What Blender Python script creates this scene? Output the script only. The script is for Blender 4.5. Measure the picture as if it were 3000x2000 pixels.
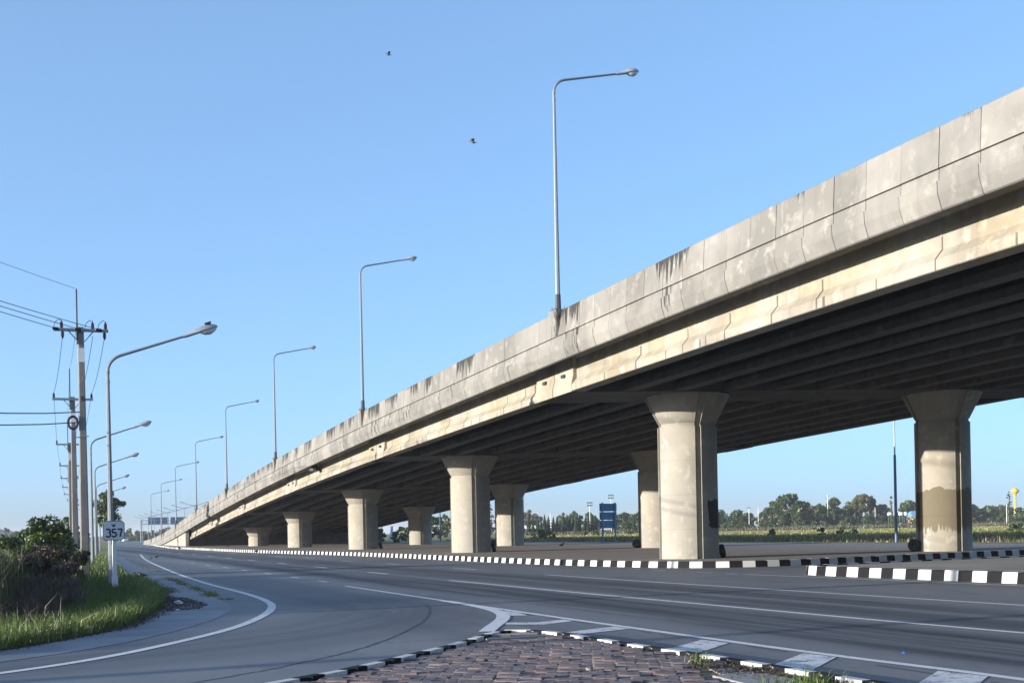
import bpy, bmesh, math, random
import numpy as np
from mathutils import Vector, Matrix

# ------------------------------------------------------------------ camera, world, sun, exposure
for o in list(bpy.data.objects): bpy.data.objects.remove(o)
SC = bpy.context.scene
COL = SC.collection
R = math.radians
PSI = math.atan(1405 / 3700.0)          # road direction lies this far left of the view axis
ROLL = math.atan(0.0195)
cam_d = bpy.data.cameras.new('camera'); cam = bpy.data.objects.new('camera', cam_d); COL.objects.link(cam)
cam_d.sensor_fit = 'HORIZONTAL'; cam_d.sensor_width = 36.0; cam_d.lens = 44.4
cam_d.shift_y = 554 / 3000.0; cam_d.clip_start = 0.1; cam_d.clip_end = 9000
cam.matrix_world = Matrix.Translation((0, 0, 1.5)) @ Matrix.Rotation(-PSI, 4, 'Z') @ Matrix.Rotation(R(90), 4, 'X') @ Matrix.Rotation(-ROLL, 4, 'Z')
SC.camera = cam

SUN_EL = R(6.9)
SUN_AZ = R(264.5)                       # compass bearing of the sun, measured from +Y towards +X
world = bpy.data.worlds.new('World'); SC.world = world; world.use_nodes = True
wn = world.node_tree; wn.nodes.clear()
sky = wn.nodes.new('ShaderNodeTexSky'); sky.sky_type = 'NISHITA'; sky.sun_disc = False
sky.sun_elevation = SUN_EL; sky.sun_rotation = SUN_AZ
sky.altitude = 0; sky.air_density = 0.5; sky.dust_density = 1.5; sky.ozone_density = 4.3
bg = wn.nodes.new('ShaderNodeBackground'); bg.inputs['Strength'].default_value = 0.15
wo = wn.nodes.new('ShaderNodeOutputWorld')
# the photograph's sky has a soft film response: one gamma and gain on the whole sky
gm = wn.nodes.new('ShaderNodeGamma'); gm.inputs['Gamma'].default_value = 0.55
hs = wn.nodes.new('ShaderNodeHueSaturation'); hs.inputs['Saturation'].default_value = 1.0; hs.inputs['Value'].default_value = 1.97
wn.links.new(sky.outputs['Color'], gm.inputs['Color']); wn.links.new(gm.outputs['Color'], hs.inputs['Color'])
wn.links.new(hs.outputs['Color'], bg.inputs['Color']); wn.links.new(bg.outputs['Background'], wo.inputs['Surface'])
sun_d = bpy.data.lights.new('sun', 'SUN'); sun_d.energy = 4.8; sun_d.angle = R(0.5); sun_d.color = (1.0, 0.92, 0.79)
sun = bpy.data.objects.new('sun', sun_d); COL.objects.link(sun)
sd = Vector((math.sin(SUN_AZ) * math.cos(SUN_EL), math.cos(SUN_AZ) * math.cos(SUN_EL), math.sin(SUN_EL)))
sun.rotation_euler = sd.to_track_quat('Z', 'Y').to_euler(); sun.location = (-60, 20, 60)
SC.render.engine = 'CYCLES'
SC.view_settings.view_transform = 'Standard'; SC.view_settings.look = 'None'
SC.view_settings.exposure = 1.15; SC.view_settings.gamma = 1.0; SC.view_settings.use_curve_mapping = False
SC.cycles.max_bounces = 8; SC.cycles.diffuse_bounces = 4; SC.cycles.transparent_max_bounces = 8

rnd = random.Random(7)
RNG = np.random.default_rng(11)

# ------------------------------------------------------------------ helpers: objects
def tag(o, label=None, cat=None, group=None, kind=None):
    if label: o['label'] = label
    if cat: o['category'] = cat
    if group: o['group'] = group
    if kind: o['kind'] = kind
    return o

def empty(name, loc=(0, 0, 0), rz=0.0):
    o = bpy.data.objects.new(name, None); COL.objects.link(o)
    o.location = loc; o.rotation_euler = (0, 0, rz); o.empty_display_size = 0.3
    return o

def adopt(o, parent, world_coords=False):
    o.parent = parent
    if world_coords:
        m = Matrix.Translation(parent.location) @ Matrix.Rotation(parent.rotation_euler.z, 4, 'Z') if parent.type == 'EMPTY' else Matrix()
        o.matrix_parent_inverse = m.inverted()
    return o

class MB:
    """collects faces, builds one mesh object"""
    def __init__(s): s.v = []; s.f = []; s.a = {}
    def add(s, verts, faces):
        b = len(s.v); s.v.extend([tuple(p) for p in verts]); s.f.extend([tuple(i + b for i in f) for f in faces]); return s
    def box(s, c, d, rz=0.0, taper=0.0):
        x, y, z = d[0] / 2, d[1] / 2, d[2] / 2; k = 1 - taper
        pts = [(-x, -y, -z), (x, -y, -z), (x, y, -z), (-x, y, -z), (-x * k, -y * k, z), (x * k, -y * k, z), (x * k, y * k, z), (-x * k, y * k, z)]
        cs, sn = math.cos(rz), math.sin(rz)
        pts = [(c[0] + px * cs - py * sn, c[1] + px * sn + py * cs, c[2] + pz) for px, py, pz in pts]
        return s.add(pts, [(0, 3, 2, 1), (4, 5, 6, 7), (0, 1, 5, 4), (1, 2, 6, 5), (2, 3, 7, 6), (3, 0, 4, 7)])
    def tube(s, path, radii, n=8, cap=True):
        P = [Vector(p) for p in path]
        if not isinstance(radii, (list, tuple)): radii = [radii] * len(P)
        rings = []; prev = None
        for i, p in enumerate(P):
            t = (P[min(i + 1, len(P) - 1)] - P[max(i - 1, 0)])
            t = t.normalized() if t.length > 1e-9 else Vector((0, 0, 1))
            ref = prev if prev is not None else (Vector((1, 0, 0)) if abs(t.x) < 0.9 else Vector((0, 1, 0)))
            u = (ref - t * ref.dot(t))
            u = u.normalized() if u.length > 1e-6 else t.orthogonal().normalized()
            prev = u; w = t.cross(u)
            rings.append([p + (u * math.cos(2 * math.pi * k / n) + w * math.sin(2 * math.pi * k / n)) * radii[i] for k in range(n)])
        b = len(s.v)
        for r in rings: s.v.extend([tuple(q) for q in r])
        for i in range(len(rings) - 1):
            for k in range(n):
                k2 = (k + 1) % n
                s.f.append((b + i * n + k, b + i * n + k2, b + (i + 1) * n + k2, b + (i + 1) * n + k))
        if cap:
            s.f.append(tuple(b + k for k in reversed(range(n))))
            s.f.append(tuple(b + (len(rings) - 1) * n + k for k in range(n)))
        return s
    def rings(s, rings, cap=True):
        n = len(rings[0]); b = len(s.v)
        for r in rings: s.v.extend([tuple(q) for q in r])
        for i in range(len(rings) - 1):
            for k in range(n):
                k2 = (k + 1) % n
                s.f.append((b + i * n + k, b + i * n + k2, b + (i + 1) * n + k2, b + (i + 1) * n + k))
        if cap:
            s.f.append(tuple(b + k for k in reversed(range(n)))); s.f.append(tuple(b + (len(rings) - 1) * n + k for k in range(n)))
        return s
    def mesh(s, name, mat=None, smooth=False):
        m = bpy.data.meshes.new(name); m.from_pydata(s.v, [], s.f); m.update()
        if mat: m.materials.append(mat)
        if smooth: m.polygons.foreach_set('use_smooth', [True] * len(m.polygons))
        return m
    def build(s, name, mat=None, parent=None, wc=False, smooth=False, fix=True):
        m = s.mesh(name, mat, smooth)
        if fix:
            bm = bmesh.new(); bm.from_mesh(m); bmesh.ops.recalc_face_normals(bm, faces=bm.faces); bm.to_mesh(m); bm.free()
        for k, vals in s.a.items():
            at = m.attributes.new(k, 'FLOAT', 'POINT'); at.data.foreach_set('value', vals)
        if smooth: smooth_by_angle(m)
        o = bpy.data.objects.new(name, m); COL.objects.link(o)
        if parent: adopt(o, parent, wc)
        return o

def smooth_by_angle(m, ang=40):
    bm = bmesh.new(); bm.from_mesh(m)
    for e in bm.edges:
        if len(e.link_faces) == 2 and e.calc_face_angle(0) > R(ang): e.smooth = False
    for f in bm.faces: f.smooth = True
    bm.to_mesh(m); bm.free()

def np_obj(name, V, F, mat, parent=None, wc=False, col=None, smooth=False):
    """V (n,3) F (m,k) numpy mesh, optional per-vertex float attribute 'tone'"""
    m = bpy.data.meshes.new(name)
    n, k = F.shape
    m.vertices.add(len(V)); m.vertices.foreach_set('co', np.asarray(V, dtype=np.float32).ravel())
    m.loops.add(n * k); m.loops.foreach_set('vertex_index', F.astype(np.int32).ravel())
    m.polygons.add(n); m.polygons.foreach_set('loop_start', np.arange(0, n * k, k, dtype=np.int32))
    m.update(calc_edges=True); m.validate()
    if col is not None:
        at = m.attributes.new('tone', 'FLOAT', 'POINT'); at.data.foreach_set('value', np.asarray(col, dtype=np.float32))
    if smooth: m.polygons.foreach_set('use_smooth', [True] * n)
    m.materials.append(mat)
    o = bpy.data.objects.new(name, m); COL.objects.link(o)
    if parent: adopt(o, parent, wc)
    return o

def copy_tree(o, parent=None):
    c = o.copy(); COL.objects.link(c)
    if parent: c.parent = parent; c.matrix_parent_inverse = o.matrix_parent_inverse.copy()
    for ch in list(o.children): copy_tree(ch, c)
    return c

def poly_sheet(name, pts, z, mat, parent=None):
    bm = bmesh.new(); vs = [bm.verts.new((p[0], p[1], z)) for p in pts]
    es = [bm.edges.new((vs[i], vs[(i + 1) % len(vs)])) for i in range(len(vs))]
    bmesh.ops.triangle_fill(bm, use_beauty=True, edges=es)
    for f in bm.faces:
        f.normal_update()
        if f.normal.z < 0: f.normal_flip()
    m = bpy.data.meshes.new(name); bm.to_mesh(m); bm.free(); m.materials.append(mat)
    o = bpy.data.objects.new(name, m); COL.objects.link(o)
    if parent: adopt(o, parent, True)
    return o

def resample(P, step):
    P = [Vector(p) for p in P]; out = [P[0].copy()]; acc = 0.0
    for a, b in zip(P, P[1:]):
        L = (b - a).length; t = step - acc
        while t <= L + 1e-9:
            out.append(a + (b - a) * (t / L)); t += step
        acc = L - (t - step)
    return out

def smooth_poly(P, it=2):
    P = [Vector(p) for p in P]
    for _ in range(it):
        Q = [P[0]]
        for a, b in zip(P, P[1:]): Q += [a * .75 + b * .25, a * .25 + b * .75]
        Q.append(P[-1]); P = Q
    return P

def ribbon(name, P, w, z, mat, parent=None, off=0.0):
    """flat strip of width w along polyline P"""
    P = [Vector((p[0], p[1], 0)) for p in P]; V = []; Fc = []
    for i, p in enumerate(P):
        t = (P[min(i + 1, len(P) - 1)] - P[max(i - 1, 0)]).normalized(); nrm = Vector((-t.y, t.x, 0))
        a = p + nrm * (off + w / 2); b = p + nrm * (off - w / 2)
        V += [(a.x, a.y, z), (b.x, b.y, z)]
    for i in range(len(P) - 1): Fc.append((2 * i, 2 * i + 1, 2 * i + 3, 2 * i + 2))
    mb = MB(); mb.add(V, Fc); o = mb.build(name, mat, fix=False)
    for p in o.data.polygons:
        if p.normal.z < 0: p.flip()
    if parent: adopt(o, parent, True)
    return o

# ------------------------------------------------------------------ helpers: materials
class NT:
    def __init__(s, name):
        s.m = bpy.data.materials.new(name); s.m.use_nodes = True; s.t = s.m.node_tree; s.t.nodes.clear()
        s.out = s.t.nodes.new('ShaderNodeOutputMaterial')
        s.tc = s.t.nodes.new('ShaderNodeTexCoord')
    def n(s, kind, **kw):
        nd = s.t.nodes.new(kind)
        for k, v in kw.items():
            if hasattr(nd, k) and not k.startswith('i_'): setattr(nd, k, v)
        return nd
    def l(s, a, b): s.t.links.new(a, b)
    def val(s, sock, v):
        if hasattr(v, 'is_linked') or isinstance(v, bpy.types.NodeSocket): s.l(v, sock)
        else: sock.default_value = v
    def noise(s, scale=1.0, detail=4.0, rough=0.55, stretch=(1, 1, 1), dist=0.0, vec=None, loc=(0, 0, 0)):
        mp = s.n('ShaderNodeMapping'); mp.inputs['Scale'].default_value = stretch; mp.inputs['Location'].default_value = loc
        s.l(vec or s.tc.outputs['Object'], mp.inputs['Vector'])
        nz = s.n('ShaderNodeTexNoise'); nz.inputs['Scale'].default_value = scale; nz.inputs['Detail'].default_value = detail
        nz.inputs['Roughness'].default_value = rough; nz.inputs['Distortion'].default_value = dist
        s.l(mp.outputs['Vector'], nz.inputs['Vector']); return nz.outputs['Fac']
    def ramp(s, fac, stops):
        r = s.n('ShaderNodeValToRGB'); e = r.color_ramp.elements
        while len(e) > 1: e.remove(e[-1])
        e[0].position = stops[0][0]; e[0].color = (*stops[0][1], 1) if not isinstance(stops[0][1], (int, float)) else (stops[0][1],) * 3 + (1,)
        for p, c in stops[1:]:
            q = e.new(p); q.color = (*c, 1) if not isinstance(c, (int, float)) else (c,) * 3 + (1,)
        s.val(r.inputs['Fac'], fac); return r.outputs['Color']
    def math(s, op, a, b=0.5, c=0.5, clamp=False):
        m = s.n('ShaderNodeMath'); m.operation = op; m.use_clamp = clamp
        s.val(m.inputs[0], a); s.val(m.inputs[1], b); s.val(m.inputs[2], c); return m.outputs[0]
    def mix(s, fac, a, b, mode='MIX'):
        m = s.n('ShaderNodeMix'); m.data_type = 'RGBA'; m.blend_type = mode
        s.val(m.inputs[0], fac)
        for sk, v in ((m.inputs[6], a), (m.inputs[7], b)):
            if isinstance(v, (tuple, list)): sk.default_value = (*v[:3], 1)
            elif isinstance(v, (int, float)): sk.default_value = (v, v, v, 1)
            else: s.l(v, sk)
        return m.outputs[2]
    def smooth(s, x, lo, hi):
        m = s.n('ShaderNodeMapRange'); m.interpolation_type = 'SMOOTHSTEP'
        s.val(m.inputs['Value'], x); s.val(m.inputs['From Min'], lo); s.val(m.inputs['From Max'], hi); return m.outputs['Result']
    def xyz(s):
        q = s.n('ShaderNodeSeparateXYZ'); s.l(s.tc.outputs['Object'], q.inputs[0]); return q.outputs
    def rand(s): return s.n('ShaderNodeObjectInfo').outputs['Random']
    def attr(s, name):
        a = s.n('ShaderNodeAttribute'); a.attribute_name = name; return a.outputs['Fac']
    def finish(s, color, rough=0.8, metal=0.0, bump=None, bump_s=0.2, bump_d=0.02, spec=0.5, extra=None):
        p = s.n('ShaderNodeBsdfPrincipled')
        if isinstance(color, (tuple, list)): p.inputs['Base Color'].default_value = (*color[:3], 1)
        else: s.l(color, p.inputs['Base Color'])
        s.val(p.inputs['Roughness'], rough); s.val(p.inputs['Metallic'], metal); p.inputs['Specular IOR Level'].default_value = spec
        if bump is not None:
            b = s.n('ShaderNodeBump'); b.inputs['Strength'].default_value = bump_s; b.inputs['Distance'].default_value = bump_d
            s.l(bump, b.inputs['Height']); s.l(b.outputs['Normal'], p.inputs['Normal'])
        s.bsdf = p
        s.l(p.outputs['BSDF'], s.out.inputs['Surface']); return s.m

def plain(name, col, rough=0.6, metal=0.0, var=0.15, scale=6.0, bump=0.1):
    t = NT(name); f = t.noise(scale, 5)
    c = t.mix(f, tuple(x * (1 - var) for x in col), tuple(min(1, x * (1 + var)) for x in col))
    return t.finish(c, rough, metal, t.noise(scale * 6, 3), bump, 0.005)

def leaf_mat(name, dark, light, yellow=None, transl=0.3):
    t = NT(name)
    tone = t.attr('tone'); c = t.mix(tone, dark, light)
    if yellow: c = t.mix(t.smooth(tone, 0.9, 1.0), c, yellow)
    big = t.noise(0.5, 2); c = t.mix(1.0, c, t.ramp(big, [(0.3, 0.75), (0.7, 1.2)]), 'MULTIPLY')
    d = t.n('ShaderNodeBsdfDiffuse'); t.l(c, d.inputs['Color'])
    tr = t.n('ShaderNodeBsdfTranslucent'); t.l(c, tr.inputs['Color'])
    gl = t.n('ShaderNodeBsdfGlossy'); gl.inputs['Roughness'].default_value = 0.45; gl.inputs['Color'].default_value = (.9, .9, .9, 1)
    mx = t.n('ShaderNodeMixShader'); mx.inputs[0].default_value = transl; t.l(d.outputs[0], mx.inputs[1]); t.l(tr.outputs[0], mx.inputs[2])
    m2 = t.n('ShaderNodeMixShader'); m2.inputs[0].default_value = 0.04; t.l(mx.outputs[0], m2.inputs[1]); t.l(gl.outputs[0], m2.inputs[2])
    t.l(m2.outputs[0], t.out.inputs['Surface']); return t.m

def concrete(name, base, var=0.22, streak=0.35, yellow=0.0, panel=False, dark_band=None, patch=None, rough=0.85):
    t = NT(name)
    big = t.noise(0.45, 6, 0.6); mid = t.noise(2.2, 6, 0.6); fine = t.noise(14, 4, 0.6)
    c = t.mix(t.smooth(big, 0.3, 0.7), tuple(x * (1 - var) for x in base), tuple(min(1, x * (1 + var * 0.6)) for x in base))
    c = t.mix(t.smooth(mid, 0.52, 0.7), c, tuple(min(1, x * 1.28) for x in base))
    st = t.noise(3.0, 5, 0.65, (1, 1, 0.07))
    c = t.mix(t.math('MULTIPLY', t.smooth(st, 0.5, 0.75), streak), c, tuple(x * 0.45 for x in base))
    st2 = t.noise(5.0, 4, 0.6, (1, 1, 0.1), loc=(7, 3, 1))
    c = t.mix(t.math('MULTIPLY', t.smooth(st2, 0.6, 0.8), 0.35), c, tuple(min(1, x * 1.5) for x in base))
    if yellow:
        yw = t.noise(0.9, 4, 0.6, (1, 0.5, 0.25), loc=(3, 9, 2))
        c = t.mix(t.math('MULTIPLY', t.smooth(yw, 0.35, 0.65), yellow), c, (base[0] * 1.0, base[1] * 0.84, base[2] * 0.5))
    if panel:
        rv = t.rand()
        c = t.mix(1.0, c, t.ramp(rv, [(0, (0.86, 0.85, 0.84)), (0.5, (0.98, 0.98, 0.98)), (1, (1.10, 1.09, 1.07))]), 'MULTIPLY')
        h = t.attr('h')                                   # 1 at the coping, 0 at the foot
        run = t.noise(6.0, 4, 0.7, (1, 1, 0.05), loc=(1, 5, 0)); where = t.math('ADD', t.noise(0.11, 3, 0.6, (0.01, 1, 0.01)), t.math('SUBTRACT', t.math('MULTIPLY', t.math('MULTIPLY', t.smooth(t.xyz()[1], 42.0, 60.0), t.smooth(t.xyz()[1], 165.0, 120.0)), 0.16), 0.06))
        thr = t.math('SUBTRACT', 1.10, t.math('MULTIPLY', t.math('MAXIMUM', t.math('MULTIPLY', t.smooth(where, 0.44, 0.54), t.smooth(t.math('FRACT', t.math('MULTIPLY', rv, 7.31)), 0.15, 0.6)), 0.16), t.math('MULTIPLY', t.smooth(run, 0.30, 0.66), 1.25)))
        mould = t.smooth(h, thr, t.math('ADD', thr, 0.30))
        c = t.mix(t.math('MULTIPLY', mould, 0.95), c, (0.03, 0.028, 0.027))
        foot = t.smooth(t.math('ADD', h, t.math('MULTIPLY', fine, 0.08)), 0.10, 0.03)
        c = t.mix(t.math('MULTIPLY', foot, 0.4), c, tuple(x * 0.5 for x in base))
    if patch:
        c = patch(t, c)
    return t.finish(c, rough, 0.0, t.math('ADD', fine, t.math('MULTIPLY', mid, 1.5)), 0.22, 0.02, 0.3)

BASE = (0.29, 0.276, 0.25)
M = {}
M['panel'] = concrete('parapet_concrete', (0.205, 0.197, 0.184), 0.22, 0.25, 0.0, True)
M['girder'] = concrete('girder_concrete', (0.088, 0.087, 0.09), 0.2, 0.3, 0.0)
M['fascia_girder'] = concrete('edge_girder_concrete', (0.30, 0.28, 0.245), 0.28, 0.5, 0.35)
M['pier'] = concrete('pier_concrete', BASE, 0.14, 0.14, 0.18)

M['joint_stain'] = concrete('joint_stain_concrete', (0.12, 0.105, 0.085), 0.2, 0.3)
def patch_back(t, c):
    X = t.xyz(); wob = t.noise(1.6, 4, 0.6); drip = t.noise(9.0, 4, 0.7, (1, 1, 0.04))
    lo = t.smooth(X[2], t.math('ADD', 0.35, t.math('MULTIPLY', drip, 1.55)), t.math('ADD', 0.43, t.math('MULTIPLY', drip, 1.55)))
    hi = t.smooth(t.math('ADD', X[2], t.math('MULTIPLY', wob, 1.2)), 3.63, 3.57)
    return t.mix(t.math('MULTIPLY', t.math('MULTIPLY', lo, hi), 0.93), c, (0.125, 0.105, 0.07))
def patch_front(t, c):
    X = t.xyz(); wob = t.noise(2.2, 4, 0.6)
    z1 = t.math('ADD', X[2], t.math('MULTIPLY', wob, 0.7))
    a = t.smooth(z1, 1.78, 1.82); b = t.smooth(z1, 2.98, 2.94)
    cx = t.smooth(t.math('ADD', X[0], t.math('MULTIPLY', wob, 0.3)), 26.12, 26.16)
    dn = t.smooth(X[1], 46.9, 46.8)
    return t.mix(t.math('MULTIPLY', t.math('MULTIPLY', a, b), t.math('MULTIPLY', cx, dn)), c, (0.03, 0.031, 0.03))
M['pier_back_patch'] = concrete('pier_concrete_stained', BASE, 0.14, 0.25, 0.3, patch=patch_back)
M['pier_front_patch'] = concrete('pier_concrete_patched', BASE, 0.14, 0.14, 0.18, patch=patch_front)
M['galv'] = plain('galvanised_steel', (0.20, 0.225, 0.25), 0.45, 0.3, 0.2, 9.0, 0.05)
M['galv_dark'] = plain('dark_steel', (0.05, 0.055, 0.06), 0.5, 0.2)
M['lamp_grey'] = plain('lamp_housing_paint', (0.34, 0.36, 0.38), 0.35, 0.2, 0.1)
t_ = NT('lamp_lens_glass'); M['lens'] = t_.finish((0.55, 0.6, 0.62), 0.12, 0.0, None, spec=0.8)
M['black'] = plain('black_paint', (0.022, 0.023, 0.026), 0.55, 0.0, 0.4, 4.0)
M['rubber'] = plain('black_rubber', (0.018, 0.018, 0.02), 0.75, 0.0, 0.3, 8.0)
M['pole_conc'] = concrete('pole_concrete', (0.19, 0.18, 0.17), 0.15, 0.3, 0.0)
M['wire'] = plain('wire_black', (0.03, 0.035, 0.04), 0.5)
M['insul'] = plain('insulator_brown', (0.035, 0.022, 0.02), 0.25, 0.0, 0.2)
M['white_enamel'] = plain('white_enamel', (0.60, 0.62, 0.64), 0.35, 0.0, 0.05)
M['sign_back'] = plain('sign_back_blue_grey', (0.055, 0.17, 0.285), 0.5, 0.3, 0.2, 2.0)
M['sign_post'] = plain('sign_post_blue', (0.11, 0.17, 0.23), 0.5, 0.3, 0.2)

def painted(name, col, under, wear=0.55, scale=5.0):
    t = NT(name); a = t.noise(scale, 8, 0.7); b = t.noise(scale * 5, 5, 0.7)
    w = t.smooth(t.math('ADD', t.math('MULTIPLY', a, 0.6), t.math('MULTIPLY', b, 0.4)), wear, wear + 0.05)
    c = t.mix(t.noise(1.3, 4), tuple(x * 0.85 for x in col), col)
    c = t.mix(w, c, under)
    return t.finish(c, 0.75, 0.0, b, 0.2, 0.004, 0.12)
M['line'] = painted('white_road_paint', (0.62, 0.63, 0.64), (0.26, 0.26, 0.26), 0.56, 4.0)
M['line_old'] = painted('worn_road_paint', (0.60, 0.61, 0.63), (0.24, 0.24, 0.25), 0.51, 5.0)
M['kerb_white'] = painted('kerb_white_paint', (0.58, 0.57, 0.54), (0.22, 0.21, 0.19), 0.60, 5.0)
M['kerb_black'] = painted('kerb_black_paint', (0.012, 0.0125, 0.015), (0.32, 0.31, 0.29), 0.60, 5.0)
M['kerb_plain'] = concrete('kerb_concrete', (0.26, 0.24, 0.205), 0.15, 0.2)

# road: concrete with rubbered wheel bands that follow the lanes
def road_mat():
    t = NT('road_concrete'); X = t.xyz()
    big = t.noise(0.18, 5, 0.6, (1, 0.3, 1)); mid = t.noise(1.1, 6, 0.65, (1, 0.45, 1)); fine = t.noise(30, 4, 0.7)
    long_ = t.noise(1.4, 6, 0.7, (1, 0.02, 1))
    c = t.mix(t.smooth(big, 0.3, 0.7), (0.13, 0.137, 0.15), (0.195, 0.20, 0.208))
    c = t.mix(t.smooth(mid, 0.5, 0.75), c, (0.115, 0.122, 0.136))
    def band(x0, x1, soft):
        return t.math('MULTIPLY', t.smooth(X[0], x0, x0 + soft), t.smooth(X[0], x1, x1 - soft))
    lane = t.math('MAXIMUM', t.math('MAXIMUM', band(8.9, 12.3, 1.0), t.math('MULTIPLY', band(11.9, 16.2, 1.1), 0.75)), t.math('MULTIPLY', band(4.8, 8.3, 1.0), 0.35))
    wear = t.math('MULTIPLY', lane, t.smooth(long_, 0.30, 0.56))
    c = t.mix(t.math('MULTIPLY', wear, 0.95), c, (0.026, 0.03, 0.04))
    # turning lane: rubbered ring round the corner
    dx = t.math('SUBTRACT', X[0], -4.0); dy = t.math('SUBTRACT', X[1], 27.0)
    rad = t.math('SQRT', t.math('ADD', t.math('MULTIPLY', dx, dx), t.math('MULTIPLY', dy, dy)))
    v = t.n('ShaderNodeCombineXYZ'); t.l(rad, v.inputs[0])
    rn = t.noise(1.6, 6, 0.7, vec=v.outputs[0])
    ring = t.math('MULTIPLY', t.math('MULTIPLY', t.smooth(rad, 8.6, 10.2), t.smooth(rad, 13.6, 12.0)), t.smooth(X[1], 32.0, 26.0))
    c = t.mix(t.math('MULTIPLY', ring, t.math('MULTIPLY', t.smooth(rn, 0.15, 0.7), 0.8)), c, (0.055, 0.06, 0.075))
    sp = t.noise(55, 2, 0.5); c = t.mix(t.math('MULTIPLY', t.smooth(sp, 0.66, 0.74), 0.5), c, (0.06, 0.06, 0.06))
    rr = t.ramp(big, [(0.3, 0.62), (0.7, 0.74)])
    return t.finish(c, rr, 0.0, t.math('ADD', fine, t.math('MULTIPLY', mid, 0.5)), 0.25, 0.006, 0.22)
M['road'] = road_mat()
def asphalt():
    t = NT('asphalt_shoulder'); a = t.noise(0.8, 5); f = t.noise(60, 3, 0.7)
    c = t.mix(t.smooth(a, 0.35, 0.65), (0.085, 0.10, 0.125), (0.15, 0.165, 0.19))
    c = t.mix(t.smooth(f, 0.55, 0.75), c, (0.26, 0.255, 0.25))
    return t.finish(c, 0.6, 0.0, f, 0.3, 0.006)
M['asphalt'] = asphalt()
def median_mat():
    t = NT('median_paving'); a = t.noise(0.4, 5); b = t.noise(6, 6, 0.7)
    br = t.n('ShaderNodeTexBrick'); br.inputs['Scale'].default_value = 1.0; br.inputs['Brick Width'].default_value = 0.44; br.inputs['Row Height'].default_value = 0.22
    br.inputs['Mortar Size'].default_value = 0.012; t.l(t.tc.outputs['Object'], br.inputs['Vector'])
    br.inputs['Color1'].default_value = (0.185, 0.16, 0.138, 1); br.inputs['Color2'].default_value = (0.225, 0.20, 0.178, 1); br.inputs['Mortar'].default_value = (0.09, 0.08, 0.07, 1)
    c = t.mix(t.smooth(a, 0.3, 0.7), br.outputs['Color'], (0.215, 0.19, 0.165))
    c = t.mix(t.smooth(b, 0.55, 0.75), c, (0.12, 0.10, 0.085))
    return t.finish(c, 0.85, 0.0, b, 0.3, 0.02)
M['median'] = median_mat()
M['island'] = concrete('island_concrete', (0.30, 0.29, 0.27), 0.2, 0.1)
def ground_mat():
    t = NT('field_ground'); a = t.noise(0.012, 5, 0.6, (1, 1, 1)); b = t.noise(0.25, 6, 0.7); f = t.noise(3.0, 6, 0.7)
    c = t.mix(t.smooth(a, 0.42, 0.58), (0.155, 0.17, 0.055), (0.26, 0.215, 0.11))
    c = t.mix(t.smooth(b, 0.45, 0.7), c, (0.10, 0.13, 0.035))
    c = t.mix(t.math('MULTIPLY', t.smooth(f, 0.5, 0.8), 0.5), c, (0.07, 0.075, 0.03))
    return t.finish(c, 0.95, 0.0, f, 0.6, 0.1, 0.2)
M['ground'] = ground_mat()
M['soil'] = plain('verge_soil', (0.075, 0.07, 0.04), 0.95, 0.0, 0.4, 2.0, 0.6)

# ------------------------------------------------------------------ bridge geometry functions
TY = np.array([-40, 0, 20, 26.7, 36, 43.5, 53, 67.7, 76.4, 92, 107, 123, 137.5, 151.6, 167.7, 178, 197.4, 218, 232, 250, 268, 292])
TZ = np.array([10.1, 10.3, 10.25, 10.15, 9.96, 9.78, 9.52, 9.12, 8.87, 8.30, 7.74, 7.03, 6.37, 5.68, 4.90, 4.37, 3.40, 2.5, 2.0, 1.5, 1.12, 0.85])
TZ = np.array([TZ[0]] + [0.25 * TZ[i - 1] * 0 + TZ[i] for i in range(1, len(TZ))])
_yy = np.arange(-40, 292.5, 0.5); _zz = np.interp(_yy, TY, TZ)
_k = np.ones(41) / 41.0; _zz = np.convolve(np.pad(_zz, 20, mode='edge'), _k, mode='valid')
def TOP(Y): return float(np.interp(Y, _yy, _zz))
def G(Y): return 0.00007 * max(0.0, Y - 45.0) ** 2
XP, XG, DG, CS = 18.7, 19.7, 2.87, 0.028       # parapet plane, edge girder, girder depth below coping, cross fall
def bp(x, Y, dz, fall=True): return (x + G(Y), Y, TOP(Y) + dz + (CS * (x - XP) if fall else 0.0))
def stations(a, b, step):
    n = max(1, int(round((b - a) / step))); return [a + (b - a) * i / n for i in range(n + 1)]
def sweep(profile, Ys, fall=True):
    mb = MB(); mb.rings([[bp(x, Y, dz, fall) for x, dz in profile] for Y in Ys]); return mb
PIER_Y = [-9.9, 18.5, 46.9, 75.3, 103.7, 132.1, 160.5]
AB_Y = 185.0
PX = [25.75, 38.9]

# ------------------------------------------------------------------ setting: ground, roads, islands
GZ = -0.03
mb = MB(); mb.add([(-3500, -400, GZ), (4500, -400, GZ), (4500, 6000, GZ), (-3500, 6000, GZ)], [(0, 1, 2, 3)])
tag(mb.build('ground', M['ground']), kind='structure')
LEFT_EDGE = [(-0.44, 18.5), (0.67, 20.4), (1.44, 21.8), (2.43, 26.4), (2.89, 29.6), (3.22, 33.6), (3.4, 42.7), (3.65, 52.5), (6.2, 110), (9.6, 164), (13.5, 230), (19, 330), (26, 450), (33, 585), (60, 1000), (130, 2000)]
RIGHT_EDGE = [(64, 40), (62.5, 60), (61, 130), (60, 200), (60, 300), (64, 450), (72, 600), (100, 1000), (170, 2000)]
road_pts = [(-80, -16), (7, -16), (8, -60), (64, -60), (64, 4), (130, 2), (130, 34)] + RIGHT_EDGE + list(reversed(LEFT_EDGE)) + [(-3, 15.8), (-9, 12.6), (-30, 9.5), (-80, 8)]
road = tag(poly_sheet('road', road_pts, 0.0, M['road']), kind='structure')

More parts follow.
